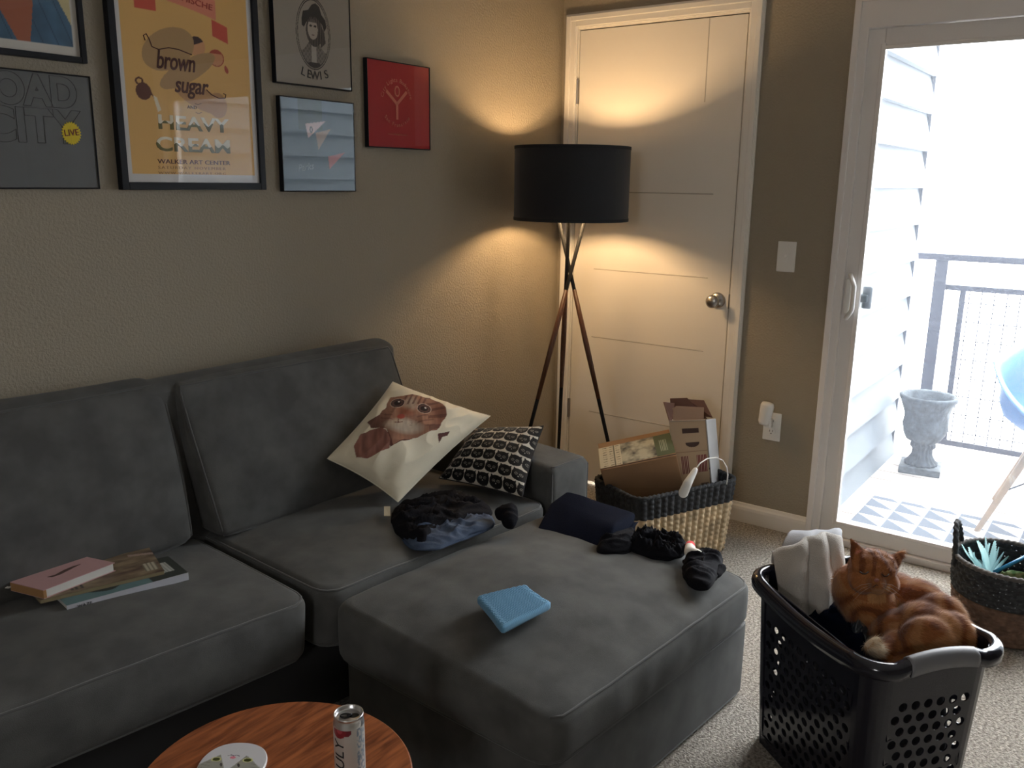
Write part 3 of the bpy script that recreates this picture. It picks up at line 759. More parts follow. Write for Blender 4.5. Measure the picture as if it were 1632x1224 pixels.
# 6 red print
def paint_r(u, v): return S(164, 22, 30)
t, pr, yq = picture(-1.222, -.904, 1.508, 1.797, .0035, .020, 'small red print with a raised arms figure nearest the floor lamp', paint_r, (8, 8))
PK = mat('faded_pink_ink', S(205, 118, 98), .7)
cx, cz = -1.077, 1.668
arch('City Lights Bookstore', cx, cz-.005, .074, -1.30, 1.30, .0195, PK, t, yq)
arch('San Francisco', cx, cz-.005, .076, -.85, .85, .0185, PK, t, yq, up=False)
bm = B()
def bar(a, b, wd):
    a, b = Vector((a[0], yq, a[1])), Vector((b[0], yq, b[1])); d = (b-a).normalized(); n_ = Vector((-d.z, 0, d.x))*wd/2; e_ = Vector((0, .0005, 0))
    hexa(bm, [a-n_-e_, b-n_-e_, b+n_-e_, a+n_-e_, a-n_+e_, b-n_+e_, b+n_+e_, a+n_+e_])
bar((cx, cz-.062), (cx, cz-.008), .011); bar((cx, cz-.010), (cx-.052, cz+.030), .011); bar((cx, cz-.010), (cx+.050, cz+.034), .011)
ring = [Vector((cx+.011*math.cos(a), yq, cz+.032+.016*math.sin(a))) for a in [2*PI*k/20 for k in range(20)]]
tube(bm, ring, .003, 6, closed=True)
ob('figure_emblem', bm, PK, t)
text('lettering', 'www.citylights.com', .008, PK, t, wallM(cx, 1.556, yq), maxw=.095)
fit(t)

# ------------------------------------------------------------------ soft-shape helpers
Fh = Vector((math.sin(YAW), math.cos(YAW), 0)); Rh = Vector((math.cos(YAW), -math.sin(YAW), 0)); Zv = Vector((0, 0, 1))
def add_ell(bm, c, r, M=None, sub=3):
    q = bmesh.ops.create_icosphere(bm, subdivisions=sub, radius=1)
    M = M or Matrix((Rh, Fh, Zv)).transposed()
    for v in q['verts']: v.co = Vector(c) + M @ Vector((v.co.x*r[0], v.co.y*r[1], v.co.z*r[2]))
def add_cap(bm, pts, rads):
    for p, r in zip(pts, rads): add_ell(bm, p, (r, r, r), sub=2)
    for i in range(len(pts)-1):
        tube(bm, [pts[i], pts[i+1]], rads[i], 14, radii=[rads[i], rads[i+1]])
def remesh(bm, vox, smooth=3):
    me = bpy.data.meshes.new('t'); bm.to_mesh(me); bm.free(); o = bpy.data.objects.new('t', me); COL.objects.link(o)
    m = o.modifiers.new('r', 'REMESH'); m.mode = 'VOXEL'; m.voxel_size = vox
    if smooth: s = o.modifiers.new('s', 'SMOOTH'); s.factor = .6; s.iterations = smooth
    settle(); me2 = bpy.data.meshes.new_from_object(o.evaluated_get(bpy.context.evaluated_depsgraph_get()))
    bpy.data.objects.remove(o); bpy.data.meshes.remove(me); return me2
def displace(me, f):
    me.update(); ns = [v.normal.copy() for v in me.vertices]
    for v, n_ in zip(me.vertices, ns): v.co += n_*f(v.co)
    me.update()
def smooth_poly(P, n):
    """n points at equal arc length on a Catmull-Rom loop through P"""
    pts = []; N = len(P)
    for i in range(N):
        p0, p1, p2, p3 = P[i-1], P[i], P[(i+1) % N], P[(i+2) % N]
        for k in range(12):
            t = k/12; pts.append(.5*((2*p1)+(-p0+p2)*t+(2*p0-5*p1+4*p2-p3)*t*t+(-p0+3*p1-3*p2+p3)*t**3))
    L = [0]
    for i in range(len(pts)): L.append(L[-1]+(pts[(i+1) % len(pts)]-pts[i]).length)
    res = []; j = 0
    for k in range(n):
        s = L[-1]*k/n
        while L[j+1] < s: j += 1
        f = (s-L[j])/(L[j+1]-L[j]+1e-9); res.append(pts[j].lerp(pts[(j+1) % len(pts)], f))
    return res
def heap(name, P, z, h, m, parent=None, fold=.012, fs=9, seed=1, pw=3.5, ex=.45, stretch=(1, 1), tilt=(0, 0), lean=(0, 0)):
    """crumpled garment lying on the outline P (world xy) at height z"""
    P = [Vector((p[0], p[1], 0)) for p in P]; M_, K = 96, 26
    edge = smooth_poly(P, M_); c = sum(edge, Vector())/M_
    bm = B(); rings = []
    for k in range(1, K+1):
        ro = k/K; rr = math.sin(ro*PI/2)
        ring = []
        for e in edge:
            p = c+(e-c)*rr; hh = h*max(0, 1-rr**pw)**ex
            wx = p.x+.05*nz(p, 7, seed); wy = p.y+.05*nz(p, 7, seed+9)
            q1 = nz((wx*.9+wy*.5, wy*.25-wx*.12, 0), fs*2.1, seed); q2 = nz((wx*.3-wy*.2, wy*.9+wx*.45, 0), fs*2.3, seed+5)
            f = fold*(1.1*(1-min(1, abs(q1)*3.2))**1.5+.8*(1-min(1, abs(q2)*3.6))**1.5-.5+.5*nz(p, fs*.8, seed+2))
            zz = z+hh+f*(1-rr**8)+(p.x-c.x)*tilt[0]*(1-rr**6)+(p.y-c.y)*tilt[1]*(1-rr**6)
            side = nz((e.x, e.y, hh*9), 30, seed)*.007*(1 if k > K-4 else 0)
            p = p+(e-c).normalized()*side + Vector((lean[0], lean[1], 0))*(hh/h)
            ring.append(bm.verts.new((p.x, p.y, max(z, zz))))
        rings.append(ring)
    top = bm.verts.new((c.x+lean[0], c.y+lean[1], z+h+ridg((c.x*stretch[0], c.y*stretch[1], 0), fs, seed)*fold))
    for i in range(M_): bm.faces.new((top, rings[0][i], rings[0][(i+1) % M_]))
    for A, D in zip(rings, rings[1:]):
        for i in range(M_): bm.faces.new((A[i], D[i], D[(i+1) % M_], A[(i+1) % M_]))
    bm.faces.new(rings[-1][::-1])
    return ob(name, bm, m, parent, smooth=True)
def pxp(L, z): return [at(x, y, 2, z) for x, y in L]
def setcol(me, f):
    ca = me.color_attributes.new('Col', 'FLOAT_COLOR', 'POINT')
    for v in me.vertices: ca.data[v.index].color = (*f(v.co), 1)

# ------------------------------------------------------------------ cushions with prints
def pillow(name, c4, th, paint, back, n, label, cat, wr=.004, seed=1, pinch=.06, push=0):
    """c4: corners (0,0) (1,0) (1,1) (0,1) seen from the front"""
    c = [Vector(p) for p in c4]; nrm = ((c[1]-c[0]).cross(c[3]-c[0])).normalized()
    t = thing(name, sum(c, Vector())/4, label, cat)
    def pos(u, v, s):
        a, b = u*2-1, v*2-1
        k = pinch*(1-a*a)*abs(b)**1.5; l = pinch*(1-b*b)*abs(a)**1.5
        u2 = .5+(a*(1-l))/2; v2 = .5+(b*(1-k))/2
        p = (c[0]*(1-u2)+c[1]*u2)*(1-v2)+(c[3]*(1-u2)+c[2]*u2)*v2
        e = max(0, (1-a**2)*(1-b**2)); h = th*e**.55
        f = wr*(nz((u*1.0, v*1.0, s), 5, seed)+.7*ridg((u, v*.6, s), 7, seed+2))*min(1, e*6)*(1 if s > 0 else .5)
        return p + nrm*(s*h+f*s+push)
    fr = paintmesh('front_panel', n, n, lambda u, v: pos(u, v, 1), paint, VCC, t)
    bm = B(); m = 40; g = [[bm.verts.new(pos(i/m, j/m, -1)) for i in range(m+1)] for j in range(m+1)]
    for j in range(m):
        for i in range(m): bm.faces.new((g[j][i], g[j+1][i], g[j+1][i+1], g[j][i+1]))
    ob('back_panel', bm, back, t, smooth=True)
    bm = B(); loop = [(k/30, 0) for k in range(30)]+[(1, k/30) for k in range(30)]+[(1-k/30, 1) for k in range(30)]+[(0, 1-k/30) for k in range(30)]
    tube(bm, [pos(u, v, 0) for u, v in loop], .0022, 6, closed=True); ob('seam', bm, back, t, smooth=True)
    fit(t); return t
CREAM = mat('cream_cotton', (.74, .68, .54), .85, bump=.2, bscale=400)
# crop coordinates (6.12 per px) of the print
fur = S(176, 122, 100); furd = S(104, 58, 48); furl = S(206, 170, 150)
FACE = [(440, 300), (460, 265), (590, 275), (690, 255), (770, 275), (860, 290), (950, 320), (995, 400), (985, 470), (930, 580), (890, 630), (800, 660), (700, 700), (560, 720), (460, 775), (410, 640), (330, 600), (255, 585), (228, 510), (330, 455), (400, 390)]
NECK = [(400, 620), (470, 640), (700, 690), (640, 710), (520, 750), (430, 790), (420, 700)]
PAW = [(110, 735), (170, 640), (240, 605), (330, 600), (400, 640), (430, 720), (425, 800), (340, 830), (230, 865), (130, 845)]
TINY = [(895, 660), (960, 650), (1025, 628), (1000, 670), (945, 690), (915, 745), (900, 700)]
CC = [(560, 1195), (1470, 400), (525, 70), (-110, 790)]   # bottom, right, top, left corners in crop coordinates
def paint_catp(u, v):
    # front seen with (0,0)=left (1,0)=bottom (1,1)=right (0,1)=top
    a, b, c_, d = CC[3], CC[0], CC[1], CC[2]
    X = (a[0]*(1-u)+b[0]*u)*(1-v)+(d[0]*(1-u)+c_[0]*u)*v; Y = (a[1]*(1-u)+b[1]*u)*(1-v)+(d[1]*(1-u)+c_[1]*u)*v
    base = S(226, 216, 192)
    j = nz((X*.012, Y*.012, 0), 1, 3)*14
    X2, Y2 = X+j, Y+j*.7
    if inpoly(X, Y, TINY): return S(88, 52, 48)
    if inpoly(X2, Y2, FACE):
        for ex, ey, ea, eb in ((517, 352, 62, 50), (770, 420, 66, 48)):
            e = ell(X, Y, ex, ey, ea, eb, -.1)
            if ell(X, Y, ex+15, ey-12, 9, 8) < 1: return S(225, 215, 210)
            if e < .72: return S(36, 20, 20) if e < .33 else S(92, 62, 56)
            if e < 1: return S(38, 22, 20)
            if e < 1.3: return S(190, 158, 140)
        def mixc(a_, b__, k_): k_ = max(0, min(1, k_)); return tuple(p_*(1-k_)+q_*k_ for p_, q_ in zip(a_, b__))
        if ell(X, Y, 535, 512, 36, 26) < 1: return S(170, 80, 66)
        if abs(X-508) < 4 and 535 < Y < 572: return furd
        if abs(Y-(574-abs(X-508)*.2)) < 4 and 468 < X < 548: return furd
        c_ = fur
        c_ = mixc(c_, S(120, 78, 66), (470-X)/160)                      # darker far cheek
        c_ = mixc(c_, S(146, 92, 74), (X-820)/90)
        c_ = mixc(c_, S(214, 186, 166), 1.35-ell(X, Y, 560, 600, 190, 75, .12)*1.1)      # pale muzzle and chin
        c_ = mixc(c_, S(206, 172, 152), 1.1-ell(X, Y, 640, 370, 75, 100, .5))
        c_ = mixc(c_, S(160, 84, 58), .7*(1.1-ell(X, Y, 585, 460, 95, 60, .3)))
        q_ = nz((X*.02, Y*.02, 0), 1, 6)
        if Y < 380 and 590 < X < 800 and math.sin((X+Y*.55)*.125) > .25: c_ = mixc(c_, furd, .75)
        if X > 800 and math.sin(X*.03+Y*.075+3*nz((X*.006, Y*.006, 0), 1, 2)) > .35: c_ = mixc(c_, furd, .7)
        if 690 < X < 860 and 480 < Y < 600 and math.sin(Y*.11+X*.03) > .6: c_ = mixc(c_, furd, .45)
        if 350 < X < 460 and 440 < Y < 540 and math.sin(Y*.14-X*.05) > .6: c_ = mixc(c_, furd, .5)
        if 600 < X < 690 and 545 < Y < 600 and nz((X*.12, Y*.12, 0), 1, 9) > .35: c_ = mixc(c_, furd, .5)
        return tuple(z_*w_*(1+.22*nz((X*.05, Y*.012, 0), 1, 1)+.1*q_) for z_, w_ in zip(c_, (.72, .78, .76)))
    if inpoly(X2, Y2, PAW):
        return tuple(c*(1+.5*nz((X*.03, Y*.008, 0), 1, 4)) for c in S(142, 96, 84))
    if inpoly(X2, Y2, NECK): return S(92, 54, 46)
    return base
pL = at(522, 731, 1, -.285); pB = at(634, 800, 2, .445); pR = at(781, 663, 1, -.48); pT = at(626, 609, 1, -.255)
pillow('throw_pillow', [pL, pB, pR, pT], .068, paint_catp, CREAM, 190, 'cream throw pillow printed with a tabby cat peeking out, tilted on its corner', 'pillow', wr=.008, seed=4, pinch=.055)
def paint_black(u, v):
    X = u*6.4; Y = v*6.2; r = int(math.floor(Y)); X += .5*(r % 2); fx = (X % 1)-.5; fy = (Y % 1)-.5
    W = S(196, 190, 178); K = S(10, 10, 14)
    head = (abs(fx)/.49)**2.6+(abs(fy+.04)/.44)**2.6 < 1
    ear = any(inpoly(fx, fy, [(s*.14, .25), (s*.42, .47), (s*.42, .05)]) for s in (-1, 1))
    if not (head or ear): return W
    for s in (-1, 1):
        e = ell(fx, fy, s*.17, -.02, .115, .10)
        if .62 < e < .95 or e < .07: return S(150, 146, 136)
    if ell(fx, fy, 0, -.2, .04, .025) < 1: return W
    return K
q00 = at(700, 762, 1, -.42); q10 = at(832, 793, 2, .445); q11 = at(866, 679, 1, -.655); q01 = at(757, 683, 1, -.44)
pillow('throw_pillow', [q00, q10, q11, q01], .052, paint_black, mat('black_cotton', (.02, .02, .022), .85), 230, 'small black and white throw pillow with rows of black cat heads, leaning on armrest', 'pillow', wr=.003, seed=8, pinch=.05)

# ------------------------------------------------------------------ clothes
BLK = mat('black_jersey', (.007, .007, .010), .9, bump=.4, bscale=250, spec=.12)
NAVY = mat('navy_twill', (.004, .0065, .017), .9, bump=.35, bscale=300, spec=.06)
JEAN = mat('blue_denim', (.030, .050, .095), .85, bump=.4, bscale=350, col2=(.060, .090, .15), vscale=25)
zj = .425
o = heap('jeans', pxp([(655, 870), (695, 872), (740, 855), (785, 836), (780, 818), (735, 812), (680, 822), (640, 846)], zj), zj-.010, .024, JEAN, fold=.010, fs=14, seed=3)
tag(o, 'folded blue denim garment sticking out from under the black shirt on the sofa', 'clothes')
o = heap('shirt', pxp([(622, 822), (630, 848), (672, 868), (694, 848), (728, 838), (745, 830), (782, 820), (778, 806), (742, 792), (722, 786), (690, 790), (650, 800)], zj), zj-.006, .036, BLK, fold=.015, fs=11, seed=7, stretch=(1, 1.6))
tag(o, 'crumpled black shirt in front of the cream cat pillow on the sofa seat', 'clothes')
bm = B(); A = at(622, 818, 2, .447); D = at(612, 808, 2, .45); dd = (at(612, 823, 2, .447)-D)
hexa(bm, [D, at(622, 808, 2, .45), at(622, 823, 2, .445), D+dd, D+Zv*.002, at(622, 808, 2, .45)+Zv*.002, at(622, 823, 2, .445)+Zv*.002, D+dd+Zv*.002])
cb = ob('care_label', bm, mat('tan_label', (.42, .38, .28), .7), o)
def sockblob(name, pts, rads, label, m=BLK, vox=.004, seed=1, amp=.004, fs=40):
    bm = B(); add_cap(bm, pts, rads); me = remesh(bm, vox, 2); displace(me, lambda p: amp*ridg(p, fs, seed)); me.name = name
    o = link(name, me, m); tag(o, label, 'socks'); return o
sockblob('rolled_socks', [at(800, 818, 2, .45), at(812, 814, 2, .455), at(812, 830, 2, .437)], [.020, .022, .023], 'small ball of rolled black socks on the sofa seat edge beside the shirt', seed=3)
zo = .392
TQ = Cushion([at(850, 853, 2, zo-.01), at(957, 887, 2, zo-.01), at(1010, 850, 2, zo-.01), at(905, 824, 2, zo-.01), at(878, 800, 2, .432), at(978, 838, 2, .440), at(1014, 817, 2, .440), at(903, 781, 2, .448)], r=.016, rc=.012, puff=(.003, .010, .006), n=(40, 24, 8), wr=.009, seed=31)
o = TQ.mesh('trousers', NAVY, None)
bm = B(); hexa(bm, [at(962, 884, 2, zo), at(1000, 866, 2, zo), at(1014, 842, 2, zo), at(985, 850, 2, zo), at(966, 872, 2, .40), at(1000, 850, 2, .41), at(1016, 832, 2, .415), at(985, 838, 2, .41)]); bmesh.ops.subdivide_edges(bm, edges=bm.edges, cuts=6, use_grid_fill=True)
for v in bm.verts: v.co += Vector((nz(v.co, 25, 1), nz(v.co, 25, 2), nz(v.co, 25, 3)*.6))*.012
ob('trouser_cuff', bm, NAVY, o, smooth=True)
tag(o, 'folded navy trousers piled at the back of the ottoman beside the armrest', 'clothes')
o = heap('leggings', pxp([(952, 884), (990, 884), (1010, 874), (1012, 850), (985, 850), (960, 862)], zo), zo-.004, .038, BLK, fold=.009, fs=11, seed=15)
tag(o, 'black leggings tucked under the end of the folded navy trousers', 'clothes')
o = heap('lace_garment', pxp([(998, 878), (1030, 888), (1062, 893), (1090, 886), (1094, 870), (1070, 862), (1040, 856), (1005, 858)], zo-.01), zo-.012, .034, BLK, fold=.020, fs=24, seed=19)
tag(o, 'frilly black garment between the navy trousers and the single black sock', 'clothes')
so = heap('sock', pxp([(1088, 912), (1094, 888), (1118, 880), (1140, 880), (1152, 892), (1146, 912), (1130, 936), (1104, 934)], .385), .378, .036, BLK, fold=.008, fs=11, seed=23)
tag(so, 'limp black sock near the ottoman corner with a red and white patch', 'socks')
bm = B(); add_cap(bm, [at(1100, 869, 2, .404), at(1100, 880, 2, .408), at(1112, 884, 2, .408)], [.014, .017, .015]); me = remesh(bm, .003, 2)
setcol(me, lambda p: S(214, 40, 48) if (p-at(1114, 872, 2, .40)).length < (p-at(1097, 884, 2, .40)).length+.004*nz(p, 120) else S(226, 220, 210))
pt = link('red_white_patch', me, VCC, so)
sk2 = sockblob('sock', [at(1150, 905, 2, .388), at(1142, 916, 2, .384)], [.012, .010], 'tip of a second black sock poking out at the ottoman edge', seed=2, amp=.002)
# waffle cloth
wc = [at(759, 953, 2, .424), at(800, 1004, 2, .420), at(879, 963, 2, .420), at(838, 934, 2, .427)]
CL = Cushion([p-Zv*.014 for p in wc]+[p+Zv*.006 for p in wc], r=.007, rc=.008, puff=(0, 0, .002), n=(96, 96, 1), wr=.006, seed=4)
o = CL.mesh('waffle_cloth', mat('blue_waffle_cotton', (.13, .33, .52), .85, bump=.3, bscale=600, sheen=.2), None)
cnt = 0
for v in o.data.vertices:
    u_, v_ = v.co.x, v.co.y; v.co.z += .0017*math.sin((u_*.77+v_*.64)*2*PI/.0078)*math.sin((u_*-.64+v_*.77)*2*PI/.0078)
tag(o, 'folded light blue waffle weave cloth lying alone on the ottoman', 'cloth')

# ------------------------------------------------------------------ books on the sofa
def book(name, c, z0, z1, cover, pages, label, cat, paint=None, inset=.003, ct=.0015, spine=None):
    """c: near-left, near-right, far-right, far-left"""
    c = [Vector((p[0], p[1], 0)) for p in c]; t = thing(name, (*((c[0]+c[2])/2)[:2], z0), label, cat); g = sum(c, Vector())/4
    def sh(p, k): return p+(g-p).normalized()*k
    bm = B(); hexa(bm, [sh(p, inset)+Zv*(z0+ct) for p in c]+[sh(p, inset)+Zv*(z1-ct) for p in c]); ob('page_block', bm, pages, t)
    bm = B(); hexa(bm, [p+Zv*z0 for p in c]+[p+Zv*(z0+ct) for p in c]); ob('back_cover', bm, cover, t)
    if paint:
        bm = B(); hexa(bm, [p+Zv*(z1-ct) for p in c]+[p+Zv*z1 for p in c]); fc = ob('front_cover', bm, cover, t)
        paintmesh('cover_print', 90, 60, lambda u, v: (c[0]*(1-u)+c[1]*u)*(1-v)+(c[3]*(1-u)+c[2]*u)*v+Zv*(z1+.0003), paint, VC, fc)
    else:
        bm = B(); hexa(bm, [p+Zv*(z1-ct) for p in c]+[p+Zv*z1 for p in c]); ob('front_cover', bm, cover, t)
    return t, c
PG = mat('white_pages', (.62, .61, .57), .8, bump=.4, bscale=300, stretch=(1, 1, 12))
PINK = mat('dusty_pink_cover', S(190, 152, 152), .6); WCOV = mat('white_spine_paper', (.50, .51, .56), .5); TANP = mat('tan_page_edge', S(170, 128, 84), .8, bump=.3, bscale=200)
z0 = .424
mg = [at(106, 966, 2, .442), at(300, 913, 2, .442), at(268, 887, 2, .442), at(70, 930, 2, .442)]
def paint_mag2(u, v):
    if .80 < u < .93 and .25 < v < .75: return S(140, 145, 140) if .1 < (u*40) % 1 < .55 else S(180, 182, 178)
    return S(96, 124, 128) if v < .25+.2*nz((u*4, v, 0), 1) and u < .7 else S(52, 58, 54)
t, c = book('magazine', mg, z0, .443, WCOV, PG, 'thick magazine with a white lettered spine at the bottom of the sofa stack', 'magazine', paint_mag2, inset=.001)
dirx = (c[1]-c[0]).normalized(); nrm_ = Vector((dirx.y, -dirx.x, 0))
bm = B(); hexa(bm, [c[0]+nrm_*.0012+Zv*z0, c[1]+nrm_*.0012+Zv*z0, c[1]+Zv*z0, c[0]+Zv*z0, c[0]+nrm_*.0012+Zv*.443, c[1]+nrm_*.0012+Zv*.443, c[1]+Zv*.443, c[0]+Zv*.443]); ob('spine', bm, WCOV, t)
M = Matrix((dirx, Zv, nrm_)).transposed().to_4x4()
M.translation = c[0]+dirx*.038+nrm_*.0016+Zv*.434; text('lettering', 'WAZE', .010, INKB, t, M, space=1.2)
M.translation = c[0]+dirx*.125+nrm_*.0016+Zv*.434; text('lettering', 'VOLUME FOUR', .005, mat('faint_grey_ink', (.33, .33, .36), .8), t, M) if False else None
fit(t)
mg = [at(64, 957, 2, .452), at(262, 910, 2, .452), at(238, 873, 2, .452), at(32, 922, 2, .452)]
def paint_mag1(u, v):
    k = nz((u*5, v*9, 0), 1, 3)+.5*nz((u*16, v*24, 0), 1, 5)
    if .86 < u < .97 and .12 < v < .42: return S(176, 170, 150) if .2 < (u*60) % 1 < .8 else S(110, 104, 90)
    if abs(v-.82+(u-.88)*.6) < .04 and u > .8: return S(160, 140, 128)
    if .25 < u < .36 and .08 < v < .3 and (u*26) % 1 > .4: return S(64, 58, 54)
    return tuple(max(.005, a*(1-k)+b*k) for a, b in zip(S(120, 104, 84), S(72, 50, 44)))
t, c = book('magazine', mg, .4435, .4525, mat('brown_cover', S(132, 118, 92), .5), mat('aged_pages', S(142, 130, 100), .8), 'mottled brown magazine between the pink notebook and the white spined magazine', 'magazine', paint_mag1, inset=.001); fit(t)
nb = [at(69, 941, 2, .475), at(183, 897, 2, .475), at(130, 886, 2, .475), at(16, 928, 2, .475)]
t, c = book('notebook', nb, .4535, .4755, PINK, PG, 'dusty pink hardback notebook on top of the magazines on the sofa', 'notebook', None, inset=.0045)
bm = B(); d_ = (c[3]-c[0])
hexa(bm, [c[0]-dirx*.0005+Zv*.455, c[3]-dirx*.0005+Zv*.455, c[3]+dirx*.006+Zv*.455, c[0]+dirx*.006+Zv*.455, c[0]-dirx*.0005+Zv*.474, c[3]-dirx*.0005+Zv*.474, c[3]+dirx*.006+Zv*.474, c[0]+dirx*.006+Zv*.474]); ob('tan_edge', bm, TANP, t)
bm = B(); cc_ = sum(c, Vector())/4; ax = (c[1]-c[0]).normalized(); ay = (c[3]-c[0]).normalized()
prism(bm, [(-.035, .006), (-.02, .002), (.01, .010), (.03, .012), (.05, .008), (.03, .004), (.012, -.001), (-.01, -.006), (-.03, -.004)], .4755, .4762, Matrix(((ax.x, ay.x, 0, cc_.x), (ax.y, ay.y, 0, cc_.y), (0, 0, 1, 0), (0, 0, 0, 1)))); ob('cover_motif', bm, mat('dark_brown_ink', S(84, 62, 56), .6), t)
bm = B(); pts = [at(20, 918, 2, .470), at(8, 922, 2, .476), at(-1, 930, 2, .474), at(3, 937, 2, .466), at(14, 938, 2, .462), at(22, 934, 2, .464)]
prev = None
for p in pts:
    a_ = bm.verts.new(p); b_ = bm.verts.new(p+Zv*.004+Fh*.003)
    if prev: bm.faces.new((prev[0], a_, b_, prev[1]))
    prev = (a_, b_)
rb = ob('ribbon_marker', bm, mat('white_ribbon', (.6, .58, .54), .6), t, smooth=True); so_ = rb.modifiers.new('t', 'SOLIDIFY'); so_.thickness = .0008
fit(t)

# ------------------------------------------------------------------ side table, can, cat-face plate
TX, TY, TR, TZ = -2.562, -1.105, .243, .360
WOODT = bpy.data.materials.new('cherry_veneer'); WOODT.use_nodes = True; n = WOODT.node_tree; b = n.nodes['Principled BSDF']; b.inputs['Roughness'].default_value = .35
tcn = n.nodes.new('ShaderNodeTexCoord'); mp = n.nodes.new('ShaderNodeMapping'); mp.inputs['Rotation'].default_value = (0, 0, math.radians(-27)); mp.inputs['Scale'].default_value = (1.2, 11, 1)
t1 = n.nodes.new('ShaderNodeTexNoise'); t1.inputs['Scale'].default_value = 9; t1.inputs['Detail'].default_value = 6; t1.inputs['Distortion'].default_value = .6
n.links.new(tcn.outputs['Object'], mp.inputs[0]); n.links.new(mp.outputs[0], t1.inputs['Vector'])
r = n.nodes.new('ShaderNodeValToRGB'); r.color_ramp.elements[0].position = .32; r.color_ramp.elements[0].color = (.15, .040, .014, 1); r.color_ramp.elements[1].position = .68; r.color_ramp.elements[1].color = (.42, .13, .045, 1)
n.links.new(t1.outputs[0], r.inputs[0]); n.links.new(r.outputs[0], b.inputs['Base Color'])
t = thing('side_table', (TX, TY, 0), 'small round cherry wood side table in the foreground with can on it', 'table')
bm = B(); lathe(bm, [(0, TZ-.02), (TR-.008, TZ-.02), (TR-.001, TZ-.012), (TR, TZ-.003), (TR-.003, TZ), (0, TZ)], (TX, TY, 0), 96); ob('tabletop', bm, WOODT, t, smooth=False)
for k in range(3):
    a = k*2*PI/3+.4; bm = B(); tube(bm, [(TX+.13*math.cos(a), TY+.13*math.sin(a), TZ-.02), (TX+.2*math.cos(a), TY+.2*math.sin(a), 0)], .013, 14, radii=[.016, .010]); ob('leg', bm, WOODT, t, smooth=True)
fit(t)
def can():
    c = dp(555, 1128, 1.50); cz_ = c.z-.005; c = Vector((c.x, c.y, TZ)); H = .146
    t = thing('drink_can', c, 'slim white and silver drink can with berry print standing on the side table', 'can')
    R = .0268
    d0 = math.atan2(CAM.y-c.y, CAM.x-c.x)      # towards the viewer
    def f(th, z):   # printed sleeve
        a = (th-d0+PI) % (2*PI)-PI; h = z/H
        if h > .74 and ell(a, h, -.72, .85, .52, .085) < 1: return S(150, 50, 62) if ell(a, h, -.65, .86, .2, .03) > 1 else S(190, 86, 98)
        if h > .80 and ell(a, h, -.18, .86, .34, .06) < 1: return S(126, 46, 58)
        if .5 < a < 1.25 and .30 < h < .9 and nz((a*9, h*26, 0), 1, 3) > -.05: return S(140, 152, 166)
        if h < .03: return S(150, 150, 150)
        return S(206, 202, 196)
    nx, ny = 120, 90
    prof = [(0, .004), (.018, .0), (.0235, .004), (R, .012), (R, .126), (.0258, .134), (.0242, .140), (.0240, .1425), (.0255, .1445), (.0252, .146)]
    paintmesh('can_body', nx, ny, lambda u, v: Vector((c.x+R*math.cos(u*2*PI), c.y+R*math.sin(u*2*PI), c.z+.012+v*.116)), lambda u, v: f(u*2*PI, .012+v*.116), mat('printed_can', (1, 1, 1), .32, .35, attr=True), t)
    bm = B(); lathe(bm, [(0, .006), (.016, .004), (.0205, .0), (.0235, .004), (R, .012)], c, 48); ob('can_base', bm, ALU, t, smooth=True)
    bm = B(); lathe(bm, [(R, .128), (.0255, .136), (.0240, .140), (.0242, .1425), (.0258, .144), (.0256, .1460), (.0242, .1462), (.0232, .1445), (.0225, .139), (.0205, .138), (.019, .1395), (0, .1395)], c, 64); lid = ob('can_lid', bm, ALU, t, smooth=True)
    ax = Rh*.94+Fh*.2; ax.normalize(); ay = Zv.cross(ax); Mx = Matrix(((ax.x, ay.x, 0, c.x), (ax.y, ay.y, 0, c.y), (0, 0, 1, c.z), (0, 0, 0, 1)))
    def oval(cx_, cy_, a, b_, k=28): return [(cx_+a*math.cos(2*PI*i/k), cy_+b_*math.sin(2*PI*i/k)) for i in range(k)]
    bm = B(); prism(bm, oval(.0095, 0, .0085, .0065), .1394, .1398, Mx); ob('opening', bm, mat('can_inside', (.004, .004, .004), .6), lid)
    bm = B(); tube(bm, [Mx @ Vector((x_, y_, .1412)) for x_, y_ in oval(-.0055, 0, .0085, .0052, 24)], .0013, 6, closed=True); tube(bm, [Mx @ Vector((x_, 0, .1412)) for x_ in (-.002, .006)], .003, 8); ob('pull_tab', bm, mat('black_tab', (.02, .02, .022), .35, .6), lid, smooth=True)
    # vertical word
    a0 = d0-.68
    def wrap(p):
        th = a0 - p.y/R; rr = R+.00045+p.z
        return Vector((c.x+rr*math.cos(th), c.y+rr*math.sin(th), c.z+.060+p.x))
    text('lettering', 'TRULY', .027, INKB, t, None, depth=.0001, shear=.18, fn=wrap, maxw=.092)
    text('lettering', 'HARD SELTZER', .006, mat('grey_ink', (.2, .2, .2), .7), t, None, depth=.0001, fn=lambda p: Vector((c.x+(R+.0003)*math.cos(d0-.35-p.y/R), c.y+(R+.0003)*math.sin(d0-.35-p.y/R), c.z+.06+p.x)), maxw=.06) if False else None
    fit(t)
can()
